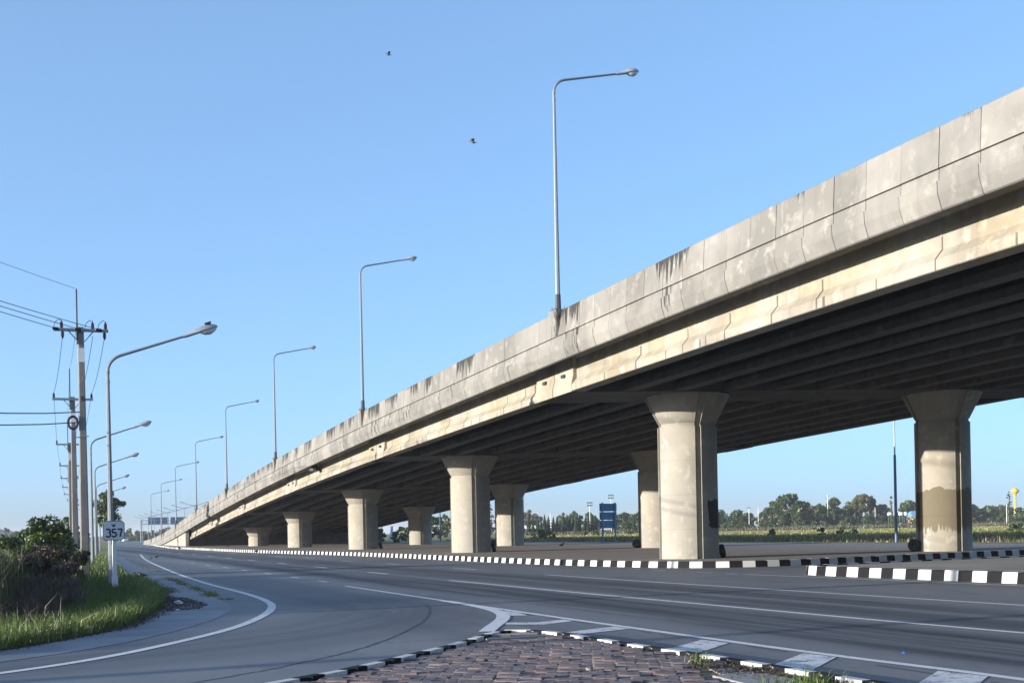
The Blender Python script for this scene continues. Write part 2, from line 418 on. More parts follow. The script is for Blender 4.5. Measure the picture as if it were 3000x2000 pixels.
# asphalt shoulder between grass and carriageway
S_out = [(-9, 11.3), (-3, 14.3), (-0.4, 16.84), (0.85, 18.26), (2.3, 21.1), (3.44, 24.55), (3.92, 27.06), (4.15, 30.55), (4.3, 38), (4.7, 52), (5.4, 75.7), (6.9, 110)]
S_in = [(-9, 12.4), (-3, 15.6), (-0.55, 18.3), (0.5, 20.0), (1.4, 21.9), (2.35, 26.4), (2.8, 29.6), (3.1, 33.6), (3.3, 42.7), (3.6, 52.5), (4.5, 75.7), (6.0, 110)]
so, si = smooth_poly([(*p, 0) for p in S_out]), smooth_poly([(*p, 0) for p in S_in])
mb = MB(); V = []
for a, b in zip(so, si): V += [(a.x, a.y, 0.005), (b.x, b.y, 0.005)]
mb.add(V, [(2 * i, 2 * i + 2, 2 * i + 3, 2 * i + 1) for i in range(len(so) - 1)])
shoulder = tag(mb.build('road_shoulder', M['asphalt']), kind='structure')
for p in shoulder.data.polygons:
    if p.normal.z < 0: p.flip()

# road markings: each line is a part of the road
LZ = 0.006
def line(P, w, mat='line', name='lane_line', n=0, z=LZ):
    if n: P = smooth_poly([(*p, 0) for p in P], n)
    return ribbon(name, P, w, z, M[mat], road)
line([(8.41, 35.75), (8.38, 26.35), (8.38, 20), (8.46, 15.75), (8.52, 12.6), (8.75, 9.4), (8.9, 4), (9.0, -40)], 0.15, 'line', 'edge_line', 1)
line([(12.06, 37.3), (12.05, 29), (12.15, 22), (12.25, 16), (12.5, 10), (12.8, -40)], 0.14)
line([(16.1, 39.4), (16.1, 31), (16.25, 24), (16.4, 17.7), (16.7, 5), (17, -40)], 0.14)
line([(20.75, 34.2), (20.95, 30), (21.15, 26), (21.3, 23), (21.7, 5), (22, -40)], 0.14, 'line', 'edge_line')
TURN = [(9.2, 120), (7.08, 88.6), (5.58, 55.1), (5.15, 41), (5.2, 33.5), (5.0, 28.6), (4.55, 25.8), (3.89, 23.3), (2.99, 20.7), (1.85, 18.47), (0.98, 16.97), (0.26, 16.03), (-0.6, 15.2), (-3, 13.2), (-10, 10), (-30, 7.5)]
line(TURN, 0.17, 'line', 'edge_line', 3)
line([(8.36, 26.2), (8.34, 24.4), (8.2, 22.8), (7.95, 21.5), (7.6, 20.5), (7.2, 19.6), (6.75, 18.7), (6.3, 17.75)], 0.24, 'line', 'edge_line', 2, LZ + .003)
for y0, y1 in ((40.6, 39.0), (45.2, 43.5), (50.6, 48.9), (56.5, 54.6), (62.5, 60.6), (69, 67), (76, 73.8)): line([(8.65, y0), (8.62, y1)], 0.14, 'line_old')
for y0, y1 in ((48, 45), (58.8, 55.8), (69, 66), (79.5, 76.5), (90, 87), (101, 98), (112, 109), (124, 121), (136, 133), (150, 147)): line([(12.1 + .011 * (y0 - 38), y0), (12.1 + .011 * (y1 - 38), y1)], 0.15)
for y0, y1 in ((50, 47), (60.7, 58.2), (70.4, 67.8), (81, 78), (92, 89), (103, 100), (115, 112), (128, 125), (142, 139)): line([(16.3 + .004 * (y0 - 47), y0), (16.3 + .004 * (y1 - 47), y1)], 0.14)
for y0, y1 in ((42.2, 41.2), (40.3, 39.3), (37.0, 36.1), (35.2, 34.5)): line([(20.6, y0), (20.62, y1)], 0.13, 'line_old')
def patch_poly(pts, z=LZ, mat='line_old', name='chevron_bar'): return poly_sheet(name, pts, z, M[mat], road)
patch_poly([(8.24, 22.21), (8.28, 21.6), (8.14, 20.72), (7.74, 20.89)], LZ + .001)
patch_poly([(7.05, 18.94), (7.2, 19.33), (7.66, 19.08), (8.26, 19.42), (8.28, 19.0), (7.55, 18.55)])
patch_poly([(7.1, 16.9), (8.31, 17.55), (8.34, 17.05), (7.2, 16.5)])
patch_poly([(7.3, 13.9), (8.29, 14.81), (8.34, 14.2), (7.4, 13.3)])
patch_poly([(7.4, 11.7), (8.40, 12.6), (8.47, 12.05), (7.5, 11.1)])
patch_poly([(7.6, 9.6), (8.52, 10.4), (8.62, 9.8), (7.7, 9.0)])
# sealed joints in the slab
M['tar'] = plain('joint_tar', (0.02, 0.02, 0.022), 0.6)
JP = [(7.6, 25.2), (7.49, 24.62), (7.04, 23.0), (6.22, 20.65), (5.23, 18.43), (4.32, 16.67), (3.59, 15.54), (3.02, 14.89), (2.51, 14.26), (2.06, 13.83), (0.5, 12.4), (-3, 10)]
jp = smooth_poly([(*p, 0) for p in JP], 3); jp = [p + Vector((rnd.gauss(0, .012), rnd.gauss(0, .012), 0)) for p in jp]
ribbon('tar_joint', jp, 0.03, 0.004, M['tar'], road)
for k, x in enumerate((5.53, 5.3, 5.05, 4.85, 4.6, 4.4)):
    ribbon('tar_joint', [(x, 16.95 - (5.53 - x) * .18), (x - .13, 16.93 - (5.53 - x) * .18)], 0.03, 0.0045, M['tar'], road)
yv = 9.0
while yv < 26:                                                       # broken crack beside the edge line
    L = rnd.uniform(.3, 1.1); ribbon('tar_joint', [(8.24 + rnd.gauss(0, .01) - (0.0 if yv > 13 else -.1), yv), (8.24 + rnd.gauss(0, .01) - (0.0 if yv > 13 else -.1), yv + L)], 0.025, 0.0042, M['tar'], road); yv += L + rnd.uniform(.1, .8)
for Yj in (52, 62, 72, 83, 95, 108):                                    # transverse slab joints
    ribbon('tar_joint', [(5.6, Yj), (12, Yj + .1), (20.2, Yj - .1)], 0.025, 0.0041, M['tar'], road)
ribbon('tar_joint', [(16.35, 47), (16.3, 39.6)], 0.03, 0.0043, M['tar'], road)

# kerb block meshes
def kerb_mesh(L, w, h, mat, slope=0.04):
    b = 0.015; x = L / 2 - 0.004
    prof = [(0, -0.05), (w, -0.05), (w, h), (slope + b, h), (slope, h - b), (0.01, 0.02)]
    mb_ = MB(); mb_.rings([[(xx, y, z) for y, z in prof] for xx in (-x, -x + .006, x - .006, x)])
    m = mb_.mesh('kerb_block', mat); bm = bmesh.new(); bm.from_mesh(m); bmesh.ops.recalc_face_normals(bm, faces=bm.faces); bm.to_mesh(m); bm.free(); return m
def lay_kerb(P, L, w, h, parent, mats=('kerb_white', 'kerb_black'), flip=False, start=0):
    meshes = [kerb_mesh(L, w, h, M[k]) for k in mats]; Q = resample([(*p[:2], 0) for p in P], L)
    for i, (a, b) in enumerate(zip(Q, Q[1:])):
        d = b - a; o = bpy.data.objects.new('kerb_block', meshes[(i + start) % len(meshes)]); COL.objects.link(o)
        c = (a + b) / 2; o.location = (c.x, c.y, rnd.uniform(-.004, .004)); o.rotation_euler = (0, 0, math.atan2(d.y, d.x) + (math.pi if flip else 0) + rnd.gauss(0, .004))
        s_ = d.length / L; o.scale = (s_, 1, 1)
        adopt(o, parent, True)

KERB = [(17.6, 166), (17.8, 140), (18.1, 118), (19.2, 102), (20.6, 88), (20.85, 76), (20.7, 62), (20.75, 52), (21.2, 47.5), (21.7, 44), (22.3, 41.8), (23.3, 40.6), (24.9, 40.15), (26.9, 40.2), (29.5, 40.9), (33, 41.9), (37.4, 43.1), (44, 44.6), (51, 46.2)]
kp = smooth_poly([(*p, 0) for p in KERB], 2)
MZ = 0.20
med_in = [(p.x + .1, p.y + .06) for p in kp]
back = [(53.6, 50), (54.2, 65), (53, 82), (49.5, 110), (48, 122), (47, 165), (46.5, 215), (24, 215), (21.5, 205), (18.2, 185)]
median = tag(poly_sheet('traffic_median', med_in + back, MZ, M['median']), kind='structure')
lay_kerb([p for p in kp], 0.5, 0.24, 0.235, median, flip=False)
mbk = MB()
bk = resample(smooth_poly([(51, 46.2, 0)] + [(*p, 0) for p in back[:7]], 2), 2.0)
ribbon('kerb_edge', bk, 0.25, MZ + .02, M['kerb_plain'], median)
mb = MB(); V = []
for p in bk: V += [(p.x + .1, p.y, -.03), (p.x + .1, p.y, MZ + .018)]
mb.add(V, [(2 * i, 2 * i + 1, 2 * i + 3, 2 * i + 2) for i in range(len(bk) - 1)]); mb.build('kerb_edge', M['kerb_plain'], median, True)
kf = [(17.6, 166), (17.9, 180), (18.9, 196), (20.3, 225), (22.6, 262), (24.5, 292)]
lay_kerb(kf, 3.0, 0.24, 0.19, median, ('kerb_white', 'kerb_plain', 'kerb_plain'))
strip = MB(); V = []
for p in resample([(*q, 0) for q in kf], 4): V += [(p.x + .2, p.y, MZ), (p.x + 6, p.y, MZ)]
strip.add(V, [(2 * i, 2 * i + 1, 2 * i + 3, 2 * i + 2) for i in range(len(V) // 2 - 1)]); so_ = strip.build('verge_strip', M['kerb_plain'], median, True)
for p in so_.data.polygons:
    if p.normal.z < 0: p.flip()
so_.location.z = -0.004

# second traffic island, right foreground
ISL2 = smooth_poly([(23.0, -5, 0), (22.4, 10, 0), (22.0, 24, 0), (21.85, 29, 0), (21.75, 32, 0), (21.95, 32.9, 0), (22.7, 33.35, 0), (25, 33.9, 0), (32, 35.3, 0), (45, 37.4, 0)], 2)
isl2 = tag(poly_sheet('splitter_island', [(p.x + .08, p.y - .03) for p in ISL2] + [(45, 28), (30, -5)], 0.235, M['island']), kind='structure')
k2 = resample(ISL2, 0.5)
lay_kerb([p for p in k2 if p.y > 12 or p.x > 23], 0.5, 0.24, 0.27, isl2, ('kerb_black', 'kerb_white'), flip=True)

# ------------------------------------------------------------------ the overpass
bridge = tag(empty('overpass_bridge', (33, 50, 0)), 'long pale concrete road overpass on round grooved piers, climbing to the right', 'bridge')
ends = stations(-38, 292, 6)
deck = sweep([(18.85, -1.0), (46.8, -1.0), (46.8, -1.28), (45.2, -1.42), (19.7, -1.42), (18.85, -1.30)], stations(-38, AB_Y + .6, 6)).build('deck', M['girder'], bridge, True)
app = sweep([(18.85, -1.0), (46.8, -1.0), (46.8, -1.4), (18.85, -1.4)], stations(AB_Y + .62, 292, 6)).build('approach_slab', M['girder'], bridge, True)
sweep([(46.6, 0.0), (46.82, 0.0), (46.95, -1.85), (46.8, -1.85), (46.55, -0.98)], ends).build('back_parapet', M['panel'], bridge, True)
sweep([(19.3, -.985), (46.5, -.985), (46.5, -.94), (19.3, -.94)], ends).build('deck_surfacing', M['asphalt'], bridge, True)

LAMP_Y = [44.05 + 30.55 * k for k in range(8)]
# parapet: upper barrier panels and the fascia panels below them, one by one
Lp = 1.3; y = 8.2; i = 0
while y < 290:
    g = 0.008 if y < 120 else 0.012; a, b = y + g, y + Lp - g
    jit = rnd.gauss(0, .003); up = rnd.gauss(0, .002)
    prof = [(18.655 + jit, -.952), (18.70 + jit, -.93), (18.755 + jit, -.03), (18.785 + jit, up), (18.98, up), (19.01, -.03), (19.16, -.952)]
    hh = [0.03, .05, .97, 1, 1, .97, 0.03]
    def ringb(Y, ins): return [bp(x + (ins if k < 4 else 0), Y, dz - (ins if 2 <= k <= 5 else 0), False) for k, (x, dz) in enumerate(prof)]
    mb = MB(); mb.rings([ringb(a, .008), ringb(a + .02, 0), ringb((a + b) / 2, 0), ringb(b - .02, 0), ringb(b, .008)])
    mb.a['h'] = hh * 5
    mb.build('barrier_panel', M['panel'], bridge, True)
    jit = rnd.gauss(0, .004)
    prof = [(18.80 + jit, -.957), (18.715 + jit, -.962), (18.70 + jit, -1.20), (18.645 + jit, -1.225), (18.655 + jit, -1.50), (18.76 + jit, -1.83), (18.80 + jit, -1.86), (18.93, -1.86), (18.93, -.957)]
    hh = [.3, .3, .3, .3, .25, .06, 0, 0, .3]
    def ringf(Y, ins): return [bp(x + (ins if 1 <= k <= 6 else 0), Y, dz + (ins if 5 <= k <= 7 else 0), False) for k, (x, dz) in enumerate(prof)]
    mb = MB(); mb.rings([ringf(a, .009), ringf(a + .02, 0), ringf(b - .02, 0), ringf(b, .009)]); mb.a['h'] = hh * 4
    mb.build('fascia_panel', M['panel'], bridge, True)
    y += Lp; i += 1
for Y in LAMP_Y:
    mb = MB(); w = .42
    V = [bp(18.78, Y - w, .03, False), bp(18.78, Y + w, .03, False), bp(18.72, Y + w * .2, -.9, False), bp(18.72, Y - w * .2, -.9, False),
         bp(18.52, Y - w, .03, False), bp(18.52, Y + w, .03, False), bp(18.63, Y + w * .14, -.9, False), bp(18.63, Y - w * .14, -.9, False),
         bp(19.05, Y - w, .03, False), bp(19.05, Y + w, .03, False), bp(19.05, Y + w, -.4, False), bp(19.05, Y - w, -.4, False)]
    zt = TOP(Y) + .03
    V = [(p[0], p[1], zt if k in (0, 1, 4, 5, 8, 9) else p[2]) for k, p in enumerate(V)]
    mb.add(V, [(4, 5, 6, 7), (4, 7, 3, 0), (5, 1, 2, 6), (7, 6, 2, 3), (4, 0, 8, 9, 1, 5), (0, 3, 11, 8), (1, 9, 10, 2), (8, 11, 10, 9), (3, 2, 10, 11)])
    mb.a['h'] = [.5] * 12
    mb.build('lamp_pedestal', M['panel'], bridge, True)

# girders, span by span
NG = 12; GX = [XG + .33 + k * (45.0 - XG - .33) / (NG - 1) for k in range(NG)]
def gprof(xc):
    B = -DG; return [(xc - .33, B + .02), (xc - .30, B), (xc + .30, B), (xc + .33, B + .02), (xc + .33, B + .26), (xc + .12, B + .5), (xc + .12, -1.62), (xc + .3, -1.52), (xc + .3, -1.40), (xc - .3, -1.40), (xc - .3, -1.52), (xc - .12, -1.62), (xc - .12, B + .5), (xc - .33, B + .26)]
SP = PIER_Y + [AB_Y + 1.2]
for s in range(len(SP) - 1):
    a, b = SP[s] + 1.0, SP[s + 1] - 1.0
    for k, xc in enumerate(GX):
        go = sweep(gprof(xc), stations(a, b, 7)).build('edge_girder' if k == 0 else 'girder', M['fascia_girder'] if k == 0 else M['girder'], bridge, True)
        if k == 0 and s >= 1:
            yy = a + 1.4
            while yy < b - 1:                                  # formwork joints standing slightly proud of the edge beam
                w = rnd.choice((.04, .06, .10)); off = -DG
                hi = rnd.random() < 0.35
                pr = [(xc - .336, off + .01), (xc - .336, off + .27)] + ([(xc - .126, off + .51), (xc - .126, off + .8)] if hi else [])
                mbj = MB(); V = []
                for x_, dz_ in pr: V += [bp(x_, yy, dz_), bp(x_, yy + w, dz_), bp(x_ + .05, yy, dz_), bp(x_ + .05, yy + w, dz_)]
                Fc = []
                for q in range(len(pr) - 1):
                    o_ = 4 * q; Fc += [(o_, o_ + 1, o_ + 5, o_ + 4), (o_, o_ + 4, o_ + 6, o_ + 2), (o_ + 1, o_ + 3, o_ + 7, o_ + 5)]
                mbj.add(V, Fc); mbj.build('formwork_joint', M['joint_stain'], go)
                yy += rnd.choice((.35, 1.15, 2.2, 2.6, 2.9))
# cross beams and bearing ends at each pier
for Y in PIER_Y:
    B = -DG - .03
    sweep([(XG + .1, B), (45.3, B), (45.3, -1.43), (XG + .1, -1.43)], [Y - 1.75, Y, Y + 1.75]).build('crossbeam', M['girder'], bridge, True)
    for s in (-1, 1):                                              # end blocks of the edge beam either side of the joint
        y0, y1 = (Y - 1.9, Y - .03) if s < 0 else (Y + .03, Y + 1.9)
        xc = GX[0]; B = -DG
        pr = [(xc - .35, B - .02), (xc + .3, B - .02), (xc + .3, -1.44), (xc - .27, -1.44), (xc - .27, B + .62), (xc - .35, B + .3)]
        sweep(pr, [y0, y1]).build('beam_end', M['fascia_girder'], bridge, True)
        sweep([(xc - .36, B + .62), (xc - .2, B + .62), (xc - .2, B + .74), (xc - .36, B + .74)], [y0 + .75, y0 + 1.05]).build('drain_outlet', M['galv_dark'], bridge, True)

# piers: round shaft with a vertical groove on each side, flared capital
def section(Rr, gw=.13, gd=.13, n=10, ex=1.76):
    pts = []
    a0 = math.asin(gw / Rr)
    for q in range(4):
        rot = q * math.pi / 2
        def p(r, th): return (r * math.cos(th + rot), r * math.sin(th + rot))
        def se(th): return Rr / ((abs(math.cos(th)) ** ex + abs(math.sin(th)) ** ex) ** (1 / ex))
        for k in range(n + 1):
            th = a0 + (math.pi / 2 - 2 * a0) * k / n; pts.append(p(se(th), th))
        e = p(se(a0) * math.cos(a0) - gd, 0.0)
        for sgn in (1, -1):                                         # floor of the groove at the next cardinal direction
            x_, y_ = Rr - gd, gw * -sgn
            c_, s_ = math.cos(rot + math.pi / 2), math.sin(rot + math.pi / 2)
            pts.append((x_ * c_ - y_ * s_, x_ * s_ + y_ * c_))
    return pts
def make_pier(Y, px, mat, label=None):
    cx, cy = px + G(Y), Y; zt = TOP(Y) - DG + CS * (px - XP) - .03; zn = zt - 1.25
    base = section(1.265); neck = section(1.235, .13, .10); cap = section(1.85, .18, .10)
    ck, sk = math.cos(R(-8)), math.sin(R(-8))
    def ring(sec, z, k=1.0): return [(cx + (x * ck - y_ * sk) * k, cy + (x * sk + y_ * ck) * k, z) for x, y_ in sec]
    mb = MB(); rs = [ring(base, 0.10)]
    z = zn - .05 - 1.42; lv = []
    while z > .45: lv.append(z); z -= 1.42
    for z in sorted(lv): rs += [ring(base, z - .012), ring(base, z - .006, .993), ring(base, z + .006, .993), ring(base, z + .012)]
    rs += [ring(base, zn - .08), ring(base, zn - .05, .985)]
    mb.rings(rs); o = mb.build('pier', mat, bridge, True, smooth=True)
    mb = MB(); mb.rings([ring(neck, zn - .052, .965), ring(neck, zn + .07, .965), ring(neck, zn + .10, 1.0), ring(cap, zt, 1.0), ring(cap, zt + .02, .99)]); mb.build('capital', mat, o, smooth=True)
    if label: o['label'] = label
    return o
for Y in PIER_Y:
    for j, px in enumerate(PX):
        mt = M['pier']; lb = None
        if Y == 46.9 and j == 0: mt = M['pier_front_patch']; lb = 'nearest round pier with a dark painted patch on its shaded side'
        if Y == 46.9 and j == 1: mt = M['pier_back_patch']; lb = 'rear pier with a wide dripping brown paint band'
        make_pier(Y, px, mt, lb)

# abutment and retaining walls under the approach
def wall_part(name, pts_a, pts_b, mat, n=None):
    mb = MB(); mb.rings([pts_a, pts_b] if not n else n); return mb.build(name, mat, bridge, True)
rs = []
for Y in stations(AB_Y, 290, 6): rs.append([(19.05 + G(Y), Y, -.05), (19.5 + G(Y), Y, -.05), (19.5 + G(Y), Y, TOP(Y) - 1.42), (19.05 + G(Y), Y, TOP(Y) - 1.42)])
mb = MB(); mb.rings(rs); mb.build('retaining_wall', M['pier'], bridge, True)
rs = []
for Y in stations(AB_Y, 290, 6): rs.append([(46.2 + G(Y), Y, -.05), (46.6 + G(Y), Y, -.05), (46.6 + G(Y), Y, TOP(Y) - .7), (46.2 + G(Y), Y, TOP(Y) - .7)])
mb = MB(); mb.rings(rs); mb.build('retaining_wall', M['pier'], bridge, True)
Y = AB_Y + 1.6
mb = MB(); mb.box(((19.55 + 46.15) / 2 + G(Y), Y, .85), (26.5, .6, 1.9)); mb.build('abutment_wall', M['girder'], bridge, True)
# floodlights hung under the edge and between the beams
def under_lamp(x, Y, dz, s=1.0):
    p = bp(x, Y, dz); mb = MB(); mb.box((p[0], p[1], p[2] - .12 * s), (.22 * s, .34 * s, .24 * s)); o = mb.build('floodlight_housing', M['galv_dark'], bridge, True)
    mb = MB(); mb.rings([[(p[0] + r * math.cos(a), p[1] + r * math.sin(a), p[2] - z) for a in np.linspace(0, 2 * math.pi, 12, endpoint=False)] for r, z in ((.1 * s, .22 * s), (.3 * s, .4 * s), (.34 * s, .55 * s), (.30 * s, .56 * s))]); mb.build('floodlight_shade', M['galv_dark'], o)
under_lamp(28.0, 33.7, -1.95, 1.1); under_lamp(19.45, 92.5, -1.38, 1.3)

# ------------------------------------------------------------------ street lamps
def lamp_parts(root, hb, arm, rise, rb, rt, head=.75, pedestal=True, seg=8):
    b = .55
    MB().tube([(0, 0, 0), (0, 0, hb * .5), (0, 0, hb)], [rb, (rb + rt) / 2, rt], seg).build('pole', M['galv'], root, smooth=True)
    ang = math.atan2(rise, arm); P = []
    for k in range(7):
        a = (math.pi / 2 - ang) * k / 6; P.append((b * (1 - math.cos(a)), 0, hb + b * math.sin(a)))
    ex, ez = P[-1][0], P[-1][2]; P.append((ex + math.cos(ang) * arm, 0, ez + math.sin(ang) * arm))
    MB().tube(P, [rt * .95] * 7 + [rt * .75], seg).build('arm', M['galv'], root, smooth=True)
    for dz in (.0, -.28): MB().tube([(0, 0, hb + dz - .04), (0, 0, hb + dz + .04)], rt * 1.25, seg).build('collar', M['galv'], root)
    hx, hz = P[-1][0], P[-1][2]; ca, sa = math.cos(ang), math.sin(ang)
    def loc(u, v, w): return (hx + u * ca - w * sa, v, hz + u * sa + w * ca)
    rs = []
    for u, wd, up, dn in ((-.12, .05, .05, .05), (.02, .06, .06, .06), (.30 * head / .75, .10, .11, .05), (.42 * head / .75, .15, .14, .05), (.62 * head / .75, .17, .15, .045), (.8 * head / .75, .13, .11, .04), (.9 * head / .75, .05, .05, .03)):
        rs.append([loc(u, wd * math.cos(t), (up if math.sin(t) > 0 else dn) * math.sin(t)) for t in np.linspace(0, 2 * math.pi, 12, endpoint=False)])
    mb = MB(); mb.rings(rs); h = mb.build('lamp_head', M['lamp_grey'], root, smooth=True)
    rs = []
    for u, wd, dn in ((.40, .10, .045), (.5, .135, .12), (.65, .14, .15), (.78, .10, .10), (.86, .05, .04)):
        rs.append([loc(u * head / .75, wd * math.cos(t), -.03 + dn * -math.sin(t) if math.sin(t) > 0 else -.03) for t in np.linspace(0, 2 * math.pi, 12, endpoint=False)])
    mb = MB(); mb.rings(rs); mb.build('lens', M['lens'], h, smooth=True)
    if pedestal:
        mb = MB(); mb.box((0, 0, .02), (.46, .46, .04)); mb.build('base_plate', M['galv_dark'], root)
        MB().tube([(0, 0, .04), (0, 0, .62)], [rb * 1.25, rb * 1.12], seg).build('base_sleeve', M['galv_dark'], root)
        for sx in (-1, 1):
            for sy in (-1, 1): MB().tube([(sx * .18, sy * .18, .03), (sx * .18, sy * .18, .16)], .018, 6).build('anchor_bolt', M['galv_dark'], root)
    return root
proto = lamp_parts(empty('street_lamp'), 8.25, 2.35, .5, .10, .052, .72)
BL = ['tall single-arm lamp post nearest the camera on the overpass parapet', 'second lamp post from the right along the overpass parapet', 'third lamp post from the right along the overpass parapet', 'fourth lamp post from the right along the overpass parapet',
      'fifth lamp post from the right along the overpass parapet', 'sixth lamp post from the right along the overpass parapet', 'seventh lamp post from the right, low on the overpass ramp', 'last and smallest lamp post on the overpass parapet, at the foot of the ramp']
for k, Y in enumerate(LAMP_Y):
    o = proto if k == 0 else copy_tree(proto); o.location = (18.77 + G(Y), Y, TOP(Y) + .03); tag(o, BL[k], 'street lamp', 'lamps on the overpass parapet')
proto2 = lamp_parts(empty('street_lamp'), 6.55, 2.1, .72, .095, .05, .82, False)
LL = [((2.22, 40.07), 'nearest roadside lamp post, behind the 357 sign with a bird on its head'), ((3.11, 73.9), 'second roadside lamp post on the grass verge, right behind the near utility pole'),
      ((4.55, 101.8), 'third roadside lamp post along the left verge'), ((6.2, 136), 'fourth roadside lamp post along the left verge, beside the leafy tree'), ((8.0, 168), 'fifth roadside lamp post on the left, half hidden by the leafy tree')]
for k, ((x, y), lb) in enumerate(LL):
    o = proto2 if k == 0 else copy_tree(proto2); o.location = (x, y, -.02); tag(o, lb, 'street lamp', 'lamps along the left verge')
# blue-painted posts on the road behind the overpass
M['blue_pole'] = plain('blue_pole_paint', (0.035, 0.085, 0.14), 0.45, 0.2, 0.2)
def blue_lamp(x, y, lb, h=10.2):
    r = empty('street_lamp', (x, y, -.03)); MB().tube([(0, 0, 0), (0, 0, 6.9)], [.12, .10], 8).build('pole', M['blue_pole'], r, smooth=True)
    MB().tube([(0, 0, 6.9), (0, 0, h)], [.062, .05], 8).build('upper_pole', M['galv'], r, smooth=True)
    MB().tube([(0, 0, h), (-.2, 0, h + .3), (-2.4, 0, h + .8)], [.05, .05, .04], 8).build('arm', M['galv'], r, smooth=True)
    mb = MB(); mb.box((-2.7, 0, h + .85), (.8, .25, .14), 0, .2); mb.build('lamp_head', M['lamp_grey'], r)
    return tag(r, lb, 'street lamp', 'lamps behind the overpass')
blue_lamp(63.4, 82.0, 'thin dark blue lamp post seen under the deck left of the stained rear pier')
blue_lamp(63.6, 163, 'dark blue lamp post right of the middle rear pier, in front of the conical trees')
blue_lamp(62.6, 198, 'dark blue lamp post showing between two front piers')
blue_lamp(61.8, 232, 'small blue lamp post left of the far rear pier by the banner')
# double-arm lamps far down the road
def double_lamp(x, y, lb):
    r = empty('double_street_lamp', (x, y, -.02)); MB().tube([(0, 0, 0), (0, 0, 9.2)], [.11, .07], 6).build('pole', M['galv'], r)
    for s in (-1, 1):
        MB().tube([(0, 0, 9.1), (s * .3, 0, 9.25), (s * 2.7, 0, 10.0)], [.07, .06, .05], 6).build('arm', M['galv'], r)
        mb = MB(); mb.box((s * 3.05, 0, 10.1), (.8, .3, .2), 0, .25); mb.build('lamp_head', M['lamp_grey'], r)
    return tag(r, lb, 'street lamp', 'double-arm lamps down the far road')
ordn = ['nearest', 'second', 'third', 'fourth', 'fifth', 'sixth', 'seventh', 'farthest']
for k in range(8):
    tt = k / 7; double_lamp(37.5 + 3.6 * tt + .6 * math.sin(tt * 3), 319.5 + 204 * tt, ordn[k] + ' twin-armed lamp post in the far row beyond the ramp' if k < 7 else 'farthest twin-armed lamp post in the far row beyond the ramp')

# ------------------------------------------------------------------ utility poles and wires
def sq_pole(mb, h, b, t):
    rs = []
    for z in (0, h * .33, h * .66, h):
        w = b + (t - b) * z / h; c = w * .12
        rs.append([(-w / 2 + c, -w / 2, z), (w / 2 - c, -w / 2, z), (w / 2, -w / 2 + c, z), (w / 2, w / 2 - c, z), (w / 2 - c, w / 2, z), (-w / 2 + c, w / 2, z), (-w / 2, w / 2 - c, z), (-w / 2, -w / 2 + c, z)])
    mb.rings(rs); return mb
def insulator(mb, x, z, s=1.0, up=1):
    for k, (dz, r) in enumerate(((0, .035), (.06, .06), (.08, .045), (.13, .06), (.15, .045), (.2, .055), (.22, .03), (.27, .02))): mb.v  # profile
    prof = ((0, .03), (.05, .065), (.08, .045), (.12, .062), (.15, .045), (.19, .058), (.22, .03), (.27, .02))
    mb.rings([[(x + r * s * math.cos(a), r * s * math.sin(a), z + up * dz * s) for a in np.linspace(0, 2 * math.pi, 8, endpoint=False)] for dz, r in prof]); return mb
def utility_pole(x, y, h, lb, big=False, rod=1.35):
    r = empty('utility_pole', (x, y, -.03)); sq_pole(MB(), h, .32, .20).build('pole', M['pole_conc'], r)
    za = h - .12
    mb = MB(); mb.box((0, -.15, za), (1.86, .09, .11)); mb.build('crossarm', M['galv'], r)
    for s in (-1, 1): MB().tube([(s * .09, -.13, za - .42), (s * .42, -.15, za - .04)], .02, 6).build('brace', M['galv'], r)
    for xx in ((-.65, .40, .84) if big else (-.86, .36, .86)): insulator(MB(), xx, za + .05, 1.0).mesh; 
    for xx in ((-.65, .40, .84) if big else (-.86, .36, .86)):
        mb = MB(); insulator(mb, xx, za + .05, 1.0); o = mb.build('insulator', M['insul'], r, smooth=True); o.location.y = -.15
    MB().tube([(-.13, -.12, za - .5), (-.13, -.12, h + rod)], .03, 6).build('earth_rod', M['galv_dark'], r)
    mb = MB(); w = .205 + .12 * .13; mb.box((0, 0, h - 1.0), (w + .012, w + .012, .5)); mb.build('white_band', M['white_enamel'], r)
    for z in np.arange(1.0, h - 1.5, .55):
        pass
    if big:
        for xx in (-.62, .80):
            mb = MB(); insulator(mb, xx, za - .06, 1.0, -1); o = mb.build('insulator', M['insul'], r, smooth=True); o.location.y = -.15
        for xx in (-.75, 0.0, .70):                                    # strain insulators lying along the arm
            mb = MB(); insulator(mb, 0, 0, 1.1); o = mb.build('strain_insulator', M['insul'], r, smooth=True); o.location = (xx, -.22, za); o.rotation_euler = (0, R(-90), R(40))
        for xx in (-.65, .40, .84):
            MB().tube([(xx - .28, -.2, za + .02), (xx - .22, -.18, za + .25), (xx - .1, -.16, za + .36), (xx, -.15, za + .33)], .012, 5).build('jumper_wire', M['wire'], r)
        mb = MB(); rs = []
        for k in range(25):
            a = 2 * math.pi * k / 24; rs.append((-.33 + .16 * math.cos(a), -.12, h - 3.42 + .22 * math.sin(a)))
        MB().tube(rs, .045, 8, False).build('cable_coil', M['rubber'], r, smooth=True)
        MB().tube([(-.25, -.17, h - 3.95), (.2, -.2, h - 3.9)], .02, 6).build('bracket', M['galv'], r)
        mb = MB(); mb.box((0, -.16, h - 2.55), (.09, .08, .16)); mb.build('junction_box', M['galv_dark'], r)
    return tag(r, lb, 'utility pole', 'utility poles along the left verge')
PL = [(1.75, 47.7, 9.1), (1.94, 64.6, 8.4), (2.6, 95.3, 8.4), (3.3, 121, 8.3), (3.9, 146, 8.3), (4.6, 171, 8.3), (5.4, 198, 8.3), (6.6, 230, 8.3), (8.2, 262, 8.3), (10.4, 300, 8.3)]
